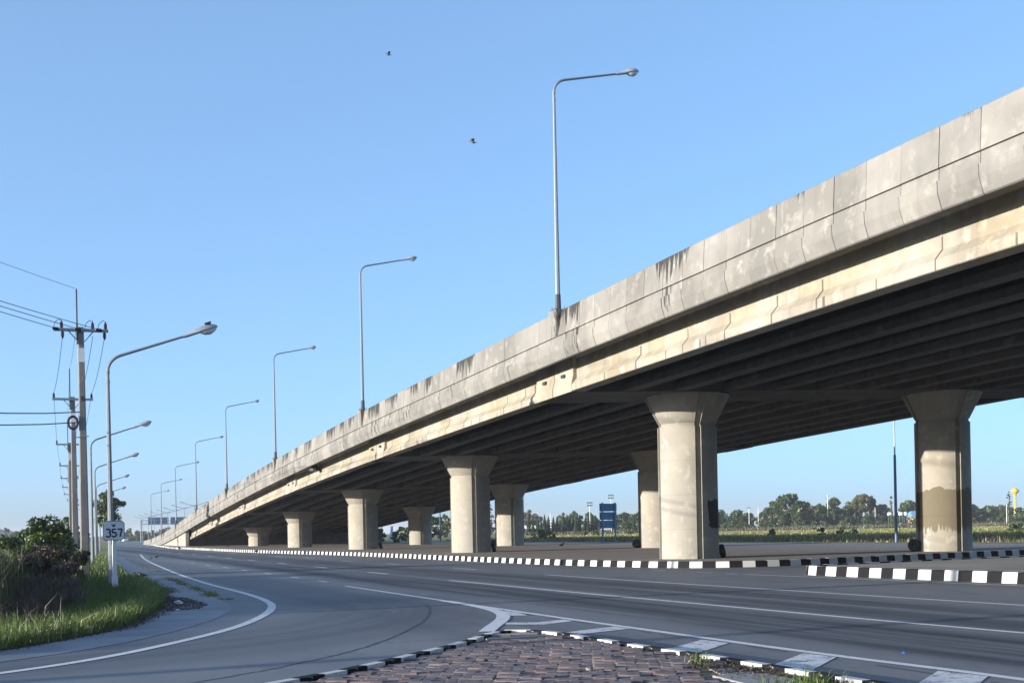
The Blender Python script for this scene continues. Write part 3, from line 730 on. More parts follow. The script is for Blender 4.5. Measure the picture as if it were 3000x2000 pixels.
PN = ['big near square concrete utility pole with a coil of black cable', 'second utility pole, thinner, just behind the near one', 'third utility pole in the receding row', 'fourth utility pole in the receding row', 'fifth utility pole in the receding row',
      'sixth utility pole in the receding row', 'seventh utility pole in the receding row', 'eighth utility pole in the receding row', 'ninth utility pole in the receding row', 'farthest utility pole at the end of the receding row']
for k, (x, y, h) in enumerate(PL): utility_pole(x, y, h, PN[k], k == 0)
P0 = (-12.5, 22.8, 9.6)
utility_pole(P0[0], P0[1], 9.6, 'utility pole beyond the left edge that holds the leftward wires').rotation_euler.z = R(60)
utility_pole(-30.0, 11.6, 9.0, 'next utility pole along the side road beyond the left edge').rotation_euler.z = R(75)
def wire(name, pts, r, sag, lb, cat='wire', mat='wire'):
    P = []
    for a, b in zip(pts, pts[1:]):
        a, b = Vector(a), Vector(b)
        for k in range(12 if b is not Vector(pts[-1]) else 13):
            t = k / 12; p = a.lerp(b, t); p.z -= 4 * sag * t * (1 - t); P.append(p)
    P.append(Vector(pts[-1])); return tag(MB().tube(P, r, 5).build(name, M[mat], smooth=True), lb, cat)
x1, y1, h1 = PL[0]
dxr, dyr = math.cos(R(60)), math.sin(R(60))
for xx, q, lb in ((-.75, 'lowest', 'lowest of the three power wires leaving the near crossarm to the left'), (0.0, 'middle', 'middle of the three power wires leaving the near crossarm to the left'), (.70, 'top', 'upper of the three power wires leaving the near crossarm to the left')):
    wire('power_wire', [(x1 + xx - .1, y1 - .22, h1 - .12), (P0[0] + xx * dxr, P0[1] + xx * dyr, 9.55)], .013, .25, lb)
wire('earth_wire', [(x1 - .16, y1 - .12, h1 + 1.33), (P0[0], P0[1], 10.9)], .008, .25, 'thin earth wire from the top of the near pole rod to the left')
wire('telephone_cable', [(x1 - .1, y1 - .15, 6.03), (P0[0], P0[1], 6.4)], .02, .95, 'upper of two lower cables crossing left from the near pole')
wire('telephone_cable', [(x1 - .2, y1 - .15, 5.66), (P0[0], P0[1], 6.0)], .02, .95, 'lower of two lower cables crossing left from the near pole')
for xx, x0, lb in ((-.86, -.62, 'sagging power wire on the left insulators of the pole row'), (.86, .80, 'sagging power wire on the right insulators of the pole row'), (.36, .40, 'sagging power wire on the middle insulators of the pole row')):
    pts = [(x1 + x0, y1 - .15, h1 - .35)] + [(x + xx, y - .15, h + .15) for x, y, h in PL[1:]]
    wire('power_wire', pts, .011, .28, lb)
wire('earth_wire', [(x1 - .13, y1 - .12, h1 + .2)] + [(x - .13, y - .12, h + 1.3) for x, y, h in PL[1:]], .007, .25, 'thin earth wire along the tops of the receding poles')
# ------------------------------------------------------------------ route sign 357
sg = tag(empty('route_sign', (2.16, 37.75, 0), R(-6)), 'white rounded route sign reading 357 below a black emblem, on a white post', 'road sign')
def rrect(w, h, r, n=6):
    out = []
    for cx_, cz_, a0 in ((w / 2 - r, h / 2 - r, 0), (-w / 2 + r, h / 2 - r, 90), (-w / 2 + r, -h / 2 + r, 180), (w / 2 - r, -h / 2 + r, 270)):
        for k in range(n + 1): a = R(a0 + 90 * k / n); out.append((cx_ + r * math.cos(a), cz_ + r * math.sin(a)))
    return out
sw, sh, sc_ = .61, .56, 1.73
mb = MB(); o1 = rrect(sw, sh, .11); mb.rings([[(x, y, z + sc_) for x, z in o1] for y in (-.075, -.06)]); plate = mb.build('plate', M['white_enamel'], sg)
mb = MB(); a_, b_ = rrect(sw - .012, sh - .012, .105), rrect(sw - .042, sh - .042, .09); n_ = len(a_); V = [(x, -.0765, z + sc_) for x, z in a_] + [(x, -.0765, z + sc_) for x, z in b_]
mb.add(V, [(k, (k + 1) % n_, n_ + (k + 1) % n_, n_ + k) for k in range(n_)]); mb.build('border', M['black'], plate)
def stroke(P, w, y0=-.079):
    P = [Vector((p[0], p[1])) for p in P]; mb = MB(); L = []; Rr = []
    for i, p in enumerate(P):
        t = (P[min(i + 1, len(P) - 1)] - P[max(i - 1, 0)]).normalized(); nn = Vector((-t.y, t.x))
        L.append(p + nn * w / 2); Rr.append(p - nn * w / 2)
    V = [(p.x, y0, p.y) for p in L] + [(p.x, y0, p.y) for p in Rr]; n = len(P)
    mb.add(V, [(k, k + 1, n + k + 1, n + k) for k in range(n - 1)]); return mb
def arc(cx_, cz_, r, a0, a1, n=14, ry=None): return [(cx_ + r * math.cos(R(a0 + (a1 - a0) * k / n)), cz_ + (ry or r) * math.sin(R(a0 + (a1 - a0) * k / n))) for k in range(n + 1)]
dw, dh, lw = .105, .235, .047; zb = sc_ - .185
def digit(paths, x0):
    mb = MB()
    for P in paths: s_ = stroke([(x0 + a, zb + b) for a, b in P], lw); mb.add(s_.v, s_.f)
    return mb.build('digit', M['black'], plate)
digit([arc(.06, .175, .055, 150, -60, 12, .05) + arc(.06, .066, .064, 70, -150, 14, .06)[1:]], -.215)
digit([[(.118, .222), (.02, .222), (.012, .12)], [(.010, .118)] + arc(.06, .07, .064, 120, -150, 14, .064)], -.055)
digit([[(.0, .222), (.128, .222), (.118, .19), (.085, .10), (.07, .006)]], .105)
gz = sc_ + .145
def gar(pts): return [(x * .085, -.079, gz + z * .085) for x, z in pts]
mb = MB()
for s in (-1, 1):
    mb.add(gar([(s * .1, .15), (s * .35, .2), (s * .62, .75), (s * .70, .35), (s * .5, -.15), (s * .2, -.45), (s * .05, -.5)]), [(0, 1, 4, 5, 6), (1, 2, 3, 4)])
mb.add(gar([(-.12, .35), (.12, .35), (.16, .0), (.12, -.5), (0, -.72), (-.12, -.5), (-.16, 0)]), [(0, 1, 2, 3, 4, 5, 6)]); mb.add(gar([(0, .62), (.1, .4), (-.1, .4)]), [(0, 2, 1)])
mb.build('emblem', M['black'], plate, fix=False)
mb = MB(); mb.box((.02, 0, .20), (.15, .14, .46)); mb.build('post_foot', M['white_enamel'], sg)
mb = MB(); mb.box((.02, .0, .88), (.115, .11, .90)); mb.build('post', M['white_enamel'], sg)
mb = MB(); mb.box((.02, .0, 1.63), (.095, .1, .60)); mb.build('post_head', M['white_enamel'], sg)
sg.rotation_euler.z = R(7)

# direction sign seen from behind, on two posts
bs = tag(empty('direction_sign', (59.9, 127.5, -.03), R(8)), 'tall blue road sign of three panels seen from behind on two posts', 'road sign')
for xx in (-.83, .83): mb = MB(); mb.box((xx, -.09, 2.2), (.16, .14, 4.5)); mb.build('post', M['sign_post'], bs)
for z in (1.62 + .42, 1.62 + 1.36, 1.62 + 2.3):
    mb = MB(); mb.box((0, .03, z), (2.25, .05, .86)); p_ = mb.build('panel', M['sign_back'], bs)
    for dz in (-.25, .25): mb = MB(); mb.box((0, -.01, z + dz), (2.2, .04, .05)); mb.build('stiffener', M['sign_post'], p_)
# overhead gantry
gt = tag(empty('overhead_gantry', (51, 519.5, -.03)), 'far overhead gantry with two wide sign boards seen from behind', 'gantry')
for xx in (-10.8, 10.8): MB().tube([(xx, 0, 0), (xx, 0, 8.6)], .28, 8).build('leg', M['galv'], gt)
for z in (7.0, 8.4): MB().tube([(-10.8, .3, z), (10.8, .3, z)], .12, 6).build('chord', M['galv'], gt)
for k in range(12): MB().tube([(-10.8 + 1.8 * k, .3, 7.0), (-9.9 + 1.8 * k, .3, 8.4)], .07, 5).build('brace', M['galv'], gt)
for c in (-4.0, 4.6):
    mb = MB(); mb.box((c, .55, 8.2), (7.8, .12, 2.9)); p_ = mb.build('sign_board', M['sign_back'], gt)
    for k in range(6): mb = MB(); mb.box((c - 3.4 + k * 1.36, .44, 8.2), (.14, .1, 2.8)); mb.build('stiffener', M['sign_post'], p_)

# ------------------------------------------------------------------ foreground paved island
IZ = 0.085
FG = [(7.1, 3.0), (7.1, 8.0), (7.1, 9.5), (7.08, 10.3), (7.06, 11.9), (6.95, 13.3), (6.9, 14.8), (6.86, 16.1), (6.62, 16.85), (6.25, 16.98), (5.85, 16.6), (5.03, 15.37), (4.07, 14.25), (3.0, 13.02), (1.98, 12.13), (0.6, 10.9), (-1.5, 9.0), (-4.5, 6.4)]
fgp = smooth_poly([(*p, 0) for p in FG], 2)
inner = [(p.x, p.y) for p in fgp]
island = tag(poly_sheet('paved_island', inner + [(-4.5, 3.0)], IZ - .035, M['soil']), kind='structure')
lay_kerb(fgp, 0.405, 0.17, IZ + .012, island, ('kerb_white', 'kerb_black'), flip=False)
def paver_mat():
    t = NT('clay_paver'); rv = t.rand(); tone = t.attr('tone')
    rv = t.math('FRACT', t.math('ADD', rv, tone))
    c = t.ramp(rv, [(0, (0.10, 0.08, 0.085)), (.3, (0.14, 0.10, 0.10)), (.55, (0.16, 0.115, 0.108)), (.8, (0.125, 0.11, 0.115)), (1, (0.185, 0.14, 0.13))])
    nb = t.n('ShaderNodeNewGeometry').outputs['Position']; n1 = t.noise(1.6, 6, 0.7, vec=nb); n2 = t.noise(60, 4, 0.7)
    c = t.mix(t.math('MULTIPLY', t.smooth(n1, 0.42, 0.66), 0.7), c, (0.075, 0.07, 0.076)); c = t.mix(t.math('MULTIPLY', t.smooth(n2, 0.55, 0.75), 0.35), c, (0.30, 0.26, 0.24))
    return t.finish(c, 0.75, 0.0, n2, 0.5, 0.004)
M['paver'] = paver_mat()
def in_poly(x, y, P):
    c = False; j = len(P) - 1
    for i in range(len(P)):
        if (P[i][1] > y) != (P[j][1] > y) and x < (P[j][0] - P[i][0]) * (y - P[i][1]) / (P[j][1] - P[i][1]) + P[i][0]: c = not c
        j = i
    return c
IP = inner + [(-4.5, 3.0)]
# pavers: running bond, zigzag ends, bevelled; 300 nearest are single parts, the others one joined part
PLn, PWd, JT = 0.235, 0.118, 0.010
def paver_geo(L, W):
    a, b, z0, z1 = L / 2 - JT / 2, W / 2 - JT / 2, -.05, 0.0; ch = .012; zg = .018
    def ring(k, z): return [(-a + k, -b + k, z), (0, -b + k - zg * .6, z), (a - k, -b + k, z), (a - k + zg, 0, z), (a - k, b - k, z), (0, b - k - zg * .6, z), (-a + k, b - k, z), (-a + k + zg, 0, z)]
    V = ring(0, z0) + ring(0, z1 - .006) + ring(ch, z1); F_ = []
    for r in (0, 1):
        for k in range(8): F_.append((r * 8 + k, r * 8 + (k + 1) % 8, (r + 1) * 8 + (k + 1) % 8, (r + 1) * 8 + k))
    F_.append(tuple(16 + k for k in range(8))); return V, F_
pv, pf = paver_geo(PLn, PWd)
pm = MB(); pm.add(pv, pf); pmesh = pm.mesh('paver', M['paver'])
at = pmesh.attributes.new('tone', 'FLOAT', 'POINT')
rot = R(-24); cr, sr = math.cos(rot), math.sin(rot); spots = []
for jr in range(-160, 160):
    for ic in range(-90, 90):
        u = (ic + (0.5 if jr % 2 else 0.0)) * PLn; v = jr * PWd
        x = 4.0 + u * cr - v * sr; y = 12.0 + u * sr + v * cr
        if y > 17.2 or y < 8.0 or x < -2.2 or x > 7.2: continue
        if not in_poly(x, y, IP): continue
        near = min((x - q[0]) ** 2 + (y - q[1]) ** 2 for q in inner)
        if near < 0.30 ** 2: continue
        # the broken apron of concrete and soil near the right corner stays open
        if (x - 6.5) ** 2 / .55 ** 2 + (y - 10.2) ** 2 / 1.35 ** 2 < 1: continue
        if 15.55 < y < 16.5 and 5.4 < x < 6.6 and abs((y - 15.9) - .1 * (x - 6)) < .22: continue
        spots.append((x, y))
def visible(x, y):
    c_, s_ = math.cos(PSI), math.sin(PSI); D = y * c_ + x * s_; px_ = 1500 + (x * c_ - y * s_) / D * 3700; py_ = 1554 - .0195 * (px_ - 1500) + 1.42 / D * 3700
    return -20 < px_ < 3020 and py_ < 2025, D
vis = [(visible(x, y), x, y) for x, y in spots]
vis = [(d, x, y) for (ok, d), x, y in vis if ok]
vis.sort(); V_all = []; F_all = []; T_all = []
for k, (d, x, y) in enumerate(vis):
    dz = rnd.gauss(0, .006) + IZ - .006 + .012 * math.sin(x * 1.7 + 1) * math.sin(y * 1.3); rz = rot + rnd.gauss(0, .05) + .08 * math.sin(x * .9 + y * .6); tx, ty = rnd.gauss(0, .03), rnd.gauss(0, .03); x += rnd.gauss(0, .006); y += rnd.gauss(0, .006)
    if k < 300:
        o = bpy.data.objects.new('paver', pmesh); COL.objects.link(o); o.location = (x, y, dz); o.rotation_euler = (tx, ty, rz); adopt(o, island, True)
    else:
        b = len(V_all); m_ = Matrix.Translation((x, y, dz)) @ Matrix.Rotation(rz, 4, 'Z') @ Matrix.Rotation(tx, 4, 'X') @ Matrix.Rotation(ty, 4, 'Y')
        V_all += [tuple(m_ @ Vector(q)) for q in pv]; F_all += [tuple(i + b for i in f) for f in pf]; T_all += [rnd.random()] * len(pv)
mb = MB(); mb.add(V_all, F_all); mb.a['tone'] = T_all; tag(mb.build('paving', M['paver'], island, True, fix=False), kind='stuff')
# concrete apron slabs, worn
M['slab'] = concrete('apron_concrete', (0.22, 0.215, 0.21), 0.25, 0.0)
def slab(pts, z, name='apron_slab'):
    mb = MB(); mb.rings([[(x, y, z - .05) for x, y in pts], [(x, y, z) for x, y in pts]]); return mb.build(name, M['slab'], island, True)
slab([(6.0, 9.5), (6.55, 9.2), (6.62, 10.6), (6.1, 10.7)], IZ - .012); slab([(6.25, 10.75), (6.6, 10.65), (6.6, 11.2), (6.4, 11.3)], IZ - .02)
slab([(5.55, 15.62), (6.55, 15.72), (6.5, 15.78), (5.55, 15.68)], IZ + .003, 'drain_frame'); slab([(5.75, 16.3), (6.5, 16.2), (6.5, 16.26), (5.75, 16.36)], IZ + .003, 'drain_frame')
mb = MB(); mb.add([(5.6, 15.7, IZ - .02), (6.5, 15.78, IZ - .02), (6.5, 16.2, IZ - .02), (5.75, 16.3, IZ - .02)], [(0, 1, 2, 3)]); mb.build('drain_cover', M['galv_dark'], island, True)

# ------------------------------------------------------------------ grasses and shrubs
def leafm(*a, **k): return leaf_mat(*a, **k)
M['grass'] = leafm('verge_grass', (0.03, 0.06, 0.013), (0.115, 0.18, 0.035), (0.30, 0.26, 0.12), transl=0.35)
M['dry'] = leafm('dry_weeds', (0.03, 0.023, 0.018), (0.13, 0.095, 0.065), (0.22, 0.18, 0.12), transl=0.25)
M['reed'] = leafm('reeds', (0.026, 0.034, 0.013), (0.085, 0.095, 0.032), (0.2, 0.17, 0.06), transl=0.35)
M['shrub'] = leafm('shrub_leaf', (0.018, 0.04, 0.012), (0.07, 0.125, 0.03), (0.28, 0.24, 0.03), transl=0.25)
M['tree'] = leafm('tree_leaf', (0.022, 0.042, 0.014), (0.075, 0.115, 0.03), None, transl=0.25)
M['tree2'] = leafm('tree_leaf_dull', (0.045, 0.055, 0.022), (0.13, 0.14, 0.05), None, transl=0.25)
M['conifer'] = leafm('column_tree_leaf', (0.012, 0.03, 0.014), (0.04, 0.075, 0.028), None, transl=0.15)
M['bark'] = plain('bark', (0.10, 0.075, 0.055), 0.9, 0.0, 0.3, 5.0, 0.6)
M['field_grass'] = leafm('field_grass', (0.10, 0.12, 0.03), (0.24, 0.24, 0.075), (0.36, 0.30, 0.16), transl=0.3)

def blades(name, XY, h, w, lean, mat, tone=(0, 1), z0=0.0, hv=0.45, rng=RNG):
    """grass: one bent blade of three faces per position"""
    n = len(XY); h_ = h * (1 + hv * rng.standard_normal(n)).clip(.25, 2.0); a = rng.uniform(0, 2 * np.pi, n); la = rng.uniform(0, 2 * np.pi, n)
    ln = np.abs(rng.standard_normal(n)) * lean * h_; ux, uy = np.cos(a) * w / 2, np.sin(a) * w / 2; lx, ly = np.cos(la) * ln, np.sin(la) * ln
    x, y = XY[:, 0], XY[:, 1]; zb = z0 if np.isscalar(z0) else z0
    P = np.empty((n, 5, 3))
    P[:, 0] = np.c_[x - ux, y - uy, np.full(n, 0) + zb]; P[:, 1] = np.c_[x + ux, y + uy, np.full(n, 0) + zb]
    P[:, 2] = np.c_[x + ux * .8 + lx * .35, y + uy * .8 + ly * .35, zb + h_ * .55]; P[:, 3] = np.c_[x - ux * .8 + lx * .35, y - uy * .8 + ly * .35, zb + h_ * .55]
    P[:, 4] = np.c_[x + lx, y + ly, zb + h_ * (1 - .25 * lean)]
    i = np.arange(n) * 5
    F = np.concatenate([np.c_[i, i + 1, i + 2], np.c_[i, i + 2, i + 3], np.c_[i + 3, i + 2, i + 4]])
    tn = np.repeat(rng.uniform(tone[0], tone[1], n), 5)
    return np_obj(name, P.reshape(-1, 3), F, mat, col=tn)
def scatter(P, n, rng=RNG):
    P = np.array(P); lo, hi = P.min(0), P.max(0); out = []
    while sum(map(len, out)) < n:
        q = rng.uniform(lo, hi, (n, 2)); c = np.zeros(len(q), bool); j = len(P) - 1
        for i in range(len(P)):
            cond = ((P[i, 1] > q[:, 1]) != (P[j, 1] > q[:, 1])) & (q[:, 0] < (P[j, 0] - P[i, 0]) * (q[:, 1] - P[i, 1]) / (P[j, 1] - P[i, 1] + 1e-12) + P[i, 0]); c ^= cond; j = i
        out.append(q[c])
    return np.concatenate(out)[:n]
def clumped(P, n, nc, r, rng=RNG):
    c = scatter(P, nc, rng); q = c[rng.integers(0, nc, n)] + rng.standard_normal((n, 2)) * r
    return q

VERGE = [(-0.5, 18.6), (0.6, 20.5), (1.38, 21.9), (2.35, 26.4), (2.8, 29.6), (3.12, 33.6), (3.3, 42.7), (3.55, 52.5), (5.9, 110), (5.0, 125), (-3.5, 125), (-2.2, 50), (-2.0, 30), (-3.0, 15.9)]
verge = tag(poly_sheet('verge', VERGE[:-1] + [(-3.0, 15.9), (-9, 12.7), (-30, 9.6), (-30, 125)][0:0] + [(-3.0, 15.9)], 0.012, M['soil']), kind='structure')
g1 = scatter([(-0.55, 18.9), (0.55, 20.8), (1.3, 22.1), (2.25, 26.4), (2.72, 29.6), (3.05, 33.6), (3.22, 42.7), (3.0, 43), (-1.6, 43), (-1.4, 30), (-1.6, 18)], 52000)
tag(blades('verge_grass', g1, .17, .012, .45, M['grass'], (0, .93)), 'short green grass covering the verge around the sign post', 'grass', kind='stuff')
edge = smooth_poly([(*p, 0) for p in [(-1.2, 17.8), (-0.44, 18.7), (0.6, 20.6), (1.38, 22.0), (2.3, 26.4), (2.75, 29.6), (3.08, 33.6), (3.25, 42.7)]], 3)
ed = np.array([(p.x, p.y) for p in resample(edge, .012)])
g2 = ed[RNG.integers(0, len(ed), 9000)] + np.c_[-np.abs(RNG.standard_normal(9000)) * .22, RNG.standard_normal(9000) * .12]
tag(blades('edge_grass', g2, .27, .014, .6, M['grass'], (.45, 1.0)), 'taller yellow-green grass along the edge of the verge', 'grass', kind='stuff')
g3 = scatter([(-1.6, 43), (3.2, 43), (3.45, 52.5), (5.7, 108), (4.6, 115), (-3.2, 115), (-2.0, 52)], 32000)
tag(blades('far_verge_grass', g3, .24, .03, .4, M['grass'], (.1, 1.0)), 'grass of the verge receding past the utility poles', 'grass', kind='stuff')
# dry litter along the edge of the grass
g4 = np.concatenate([ed[RNG.integers(0, len(ed), 3500)] + np.c_[RNG.standard_normal(3500) * .10 + .10, RNG.standard_normal(3500) * .1], scatter([(2.5, 26.4), (2.9, 29), (3.1, 33), (3.5, 32), (3.6, 28.5), (3.2, 26.8)], 1500), clumped([(3.3, 35), (3.5, 35), (3.7, 40), (3.5, 40)], 900, 30, .15)])
tag(blades('dry_litter', g4, .035, .022, 2.2, M['dry'], (.35, 1)), 'dry plant litter strewn along the grass edge', 'litter', kind='stuff')
g5 = np.concatenate([clumped([(4.0 + dx, y) for dx, y in ((.05, 30.4), (.3, 30.4), (.45, 36), (.6, 43), (.75, 49), (.5, 49), (.3, 40))], 1500, 34, .09), clumped([(4.9, 56), (5.05, 56), (5.6, 72), (5.45, 72)], 500, 14, .15)])
tag(blades('joint_weeds', g5, .055, .012, .8, M['field_grass'], (0, .8)), 'low weeds growing in the joint beside the shoulder', 'weeds', kind='stuff')
# weeds on the paved island
g6 = np.concatenate([c + RNG.standard_normal((60, 2)) * s for c, s in ((np.array([6.55, 11.75]), .07), (np.array([5.95, 9.35]), .09), (np.array([6.55, 9.75]), .12), (np.array([6.3, 9.45]), .08))])
tag(blades('paving_weeds', g6, .11, .010, .9, M['grass'], (.3, 1), z0=IZ - .01), 'small grass tufts sprouting between the pavers of the near island', 'weeds', kind='stuff')
g7 = clumped([(6.3, 9.2), (6.75, 9.0), (6.75, 11.6), (6.35, 12.0)], 1600, 60, .10)
tag(blades('island_litter', g7, .022, .02, 1.6, M['dry'], (0, .9), z0=IZ - .025), 'dry brown litter gathered on the near island corner', 'litter', kind='stuff')

def leaf_cloud(C, rad, n, size, rng=RNG, droop=0.0, shell=0.65):
    """leaf quads around clump centres C (k,3) with radii rad (k,)"""
    k = rng.integers(0, len(C), n); d = rng.standard_normal((n, 3)); d /= np.linalg.norm(d, axis=1)[:, None]
    r = rad[k] * (shell + (1 - shell) * rng.random(n)) * (0.55 + .45 * rng.random(n) ** .5)
    p = C[k] + d * r[:, None] * np.array([1, 1, .8])
    nrm = rng.standard_normal((n, 3)) + d * .9 + np.array([0, 0, .35]); nrm /= np.linalg.norm(nrm, axis=1)[:, None]
    t = np.cross(nrm, rng.standard_normal((n, 3))); t /= np.linalg.norm(t, axis=1)[:, None] + 1e-9
    if droop: t = t * (1 - droop) + np.array([0, 0, -1]) * droop; t /= np.linalg.norm(t, axis=1)[:, None]; 
    b = np.cross(nrm, t); b /= np.linalg.norm(b, axis=1)[:, None] + 1e-9
    s = size * rng.uniform(.6, 1.3, n)[:, None]
    P = np.stack([p - t * s, p + b * s * .45, p + t * s, p - b * s * .45], 1).reshape(-1, 3)
    F = np.arange(n * 4).reshape(n, 4)
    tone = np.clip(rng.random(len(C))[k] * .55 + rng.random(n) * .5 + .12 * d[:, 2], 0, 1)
    return P, F, np.repeat(tone, 4)
def shrub(name, loc, rx, ry, h, n, size, mat, lb, cat='shrub', nc=22, group=None, seed=1, stems=5, base=0.0, droop=0.0):
    rng = np.random.default_rng(seed); r = empty(name, (loc[0], loc[1], loc[2] if len(loc) > 2 else -.03))
    u = rng.random((nc, 3)); th = u[:, 0] * 2 * np.pi; rr = np.sqrt(u[:, 1]); zz = base + (1 - base) * u[:, 2] ** .8
    prof = np.sqrt(np.clip(1 - ((zz - .45) / .62) ** 2, .12, 1))
    C = np.c_[np.cos(th) * rr * rx * prof * .8, np.sin(th) * rr * ry * prof * .8, zz * h * .86 + .03]
    rad = rng.uniform(.22, .42, nc) * min(rx, h * .6)
    P, F, tn = leaf_cloud(C, rad, n, size, rng, droop)
    P[:, 2] = np.maximum(P[:, 2], .01)
    np_obj('foliage', P, F, mat, r, col=tn)
    mb = MB()
    for k in range(stems):
        c = C[rng.integers(0, nc)]; mb.tube([(c[0] * .1, c[1] * .1, 0), (c[0] * .5, c[1] * .4, c[2] * .5), tuple(c)], [.03 * h ** .5, .02, .006], 5)
    mb.build('stems', M['bark'], r)
    return tag(r, lb, cat, group)
shrub('vine_shrub', (0.5, 53.0), 1.5, 1.7, 2.5, 10000, .085, M['shrub'], 'dense dark green leafy shrub left of the near utility pole', nc=34, seed=3)
shrub('vine_shrub', (-0.9, 57.0), 1.0, 1.4, 1.7, 3500, .085, M['shrub'], 'lower dark shrub at the far left behind the reeds', nc=18, seed=4)
shrub('leafy_weed', (1.55, 47.2), .42, .4, 1.35, 900, .07, M['shrub'], 'small leafy plant climbing beside the foot of the near utility pole', 'plant', nc=9, seed=6)
shrub('dry_bush', (0.85, 45.8), 1.2, 1.2, 1.4, 6500, .05, M['dry'], 'brown dried-up bush in front of the dark green shrub', nc=26, seed=8, stems=10)
shrub('dry_bush', (-0.3, 42.5), .9, 1.0, 1.1, 3600, .05, M['dry'], 'smaller brown dried-up bush left of the bigger one', nc=16, seed=9, stems=8)
shrub('yellow_weed', (-0.1, 46.5), .7, .9, 1.45, 1600, .05, M['reed'], 'yellow-green weed with scattered blooms by the dark shrub', 'plant', nc=14, seed=10, stems=8)
rd = clumped([(-1.2, 24), (-.6, 25), (-.35, 32), (-.3, 42), (-1.2, 46), (-1.5, 30)], 1700, 70, .12)
tag(blades('tall_reeds', rd, .85, .022, .28, M['reed'], (0, 1), hv=.4), 'tall mixed reeds and seed stalks at the far left of the verge', 'reeds', kind='stuff')
th_ = clumped([(-5.0, 24), (-2.0, 25), (-1.9, 47), (-5, 47)], 20000, 250, .22)  # reeds out of view, added to throw shade over the verge and shoulder
tag(blades('shade_thicket', th_, 1.1, .04, .3, M['reed'], (0, 1), hv=.35), 'unseen thicket of reeds added left of the view to shade the verge', 'reeds', kind='stuff')
dk = clumped([(-1.0, 21), (0.2, 22), (0.9, 30), (1.2, 42), (-.9, 44), (-1.4, 30)], 5200, 120, .16)
tag(blades('weed_mass', dk, .36, .022, .7, M['dry'], (0, .55), hv=.5), 'dark tangle of weeds under the reeds on the verge', 'weeds', kind='stuff')

# ------------------------------------------------------------------ trees and the country behind (x, y, height, crown radius, kind)
TREES_RIGHT = [
    (261.1, 435.7, 7.8, 3.0, 0), (270.2, 442.9, 6.8, 2.5, 0), (281.8, 449.2, 7.0, 2.8, 0), (257.8, 404.8, 10.5, 3.0, 0), (261.2, 398.2, 13.0, 4.3, 0),
    (273.2, 409.7, 10.7, 3.4, 0), (288.0, 425.5, 8.6, 3.0, 1), (297.7, 432.5, 10.2, 3.0, 0), (297.1, 422.0, 12.1, 3.6, 0), (314.7, 436.7, 10.6, 3.4, 0),
    (300.9, 409.9, 13.1, 2.8, 1), (307.0, 412.9, 12.9, 2.4, 1), (314.2, 415.5, 9.2, 2.7, 2), (292.5, 381.0, 12.2, 1.0, 0), (337.0, 428.3, 10.9, 3.5, 0),
    (347.2, 435.1, 10.3, 3.2, 0), (351.0, 433.6, 9.5, 2.3, 0), (351.1, 428.2, 9.9, 2.6, 1), (358.0, 431.0, 9.4, 2.9, 0), (318.3, 349.8, 12.5, 1.1, 0),
    (343.8, 372.2, 6.2, 3.3, 0), (345.0, 382.4, 4.8, 2.1, 0), (356.1, 421.0, 8.3, 3.4, 0), (365.5, 422.8, 8.5, 3.4, 0), (372.1, 420.3, 7.8, 3.4, 0),
]
TREES_MID = [
    (156.1, 432.8, 10.2, 1.7, 2), (165.0, 418.7, 8.9, 2.2, 2), (169.0, 422.5, 7.7, 1.7, 2), (182.4, 417.4, 8.3, 3.0, 0), (187.0, 410.3, 6.5, 1.9, 0),
    (193.1, 397.3, 7.2, 2.6, 0), (193.1, 386.6, 7.4, 2.0, 0), (194.4, 407.5, 5.9, 2.2, 0), (200.7, 394.5, 6.4, 2.1, 0), (57.7, 218.8, 2.4, 0.7, 0),
    (65.6, 231.8, 2.7, 0.6, 0), (53.8, 193.5, 1.7, 0.4, 1), (82.6, 268.2, 5.2, 1.1, 0), (85.5, 272.4, 5.1, 0.8, 0), (100.5, 314.8, 6.3, 1.2, 1),
    (83.8, 321.2, 2.0, 1.4, 0), (92.1, 318.0, 2.8, 1.2, 0), (247.0, 441.0, 7.3, 3.2, 0), (257.1, 442.6, 7.2, 3.0, 0),
]
COLUMN_TREES = [
    (124.0, 345.3, 6.0, 0.9), (134.4, 345.3, 5.2, 0.9), (135.4, 342.7, 6.2, 0.9), (137.6, 344.9, 3.6, 0.9), (139.0, 344.6, 5.3, 0.9),
    (137.4, 338.0, 4.3, 0.9), (138.1, 337.1, 5.9, 0.9), (142.9, 345.8, 5.5, 0.9), (141.6, 338.9, 5.2, 0.9), (142.5, 338.3, 5.3, 0.9),
    (146.9, 346.3, 3.9, 0.9), (145.3, 340.2, 6.0, 0.9), (148.1, 343.9, 5.8, 0.9), (147.1, 339.6, 5.5, 0.9), (148.8, 341.1, 5.0, 0.9),
    (147.2, 335.4, 4.9, 0.9), (150.5, 340.4, 5.8, 0.9), (153.3, 342.3, 5.1, 0.9), (152.3, 338.2, 4.5, 0.9), (154.4, 340.2, 6.2, 0.9),
    (155.1, 339.1, 5.4, 0.9), (162.5, 328.5, 4.7, 0.9),
]
HEDGE = [
    (270.1, 401.2, 5.1, 1.9, 0), (268.9, 395.6, 5.5, 1.9, 0), (273.4, 398.6, 4.9, 1.9, 0), (277.8, 401.3, 5.0, 1.9, 0), (280.1, 400.9, 5.0, 1.9, 0),
    (281.5, 399.1, 5.3, 1.9, 0), (284.3, 399.4, 5.2, 1.9, 0), (281.3, 391.6, 4.6, 1.9, 0), (284.0, 391.9, 5.4, 1.9, 0), (287.3, 392.9, 4.4, 1.9, 0),
    (288.5, 391.1, 4.8, 1.9, 0), (291.1, 391.0, 4.9, 1.9, 0), (294.3, 391.9, 5.0, 1.9, 0), (298.4, 393.8, 4.7, 1.9, 0), (300.6, 393.2, 4.6, 1.9, 0),
]
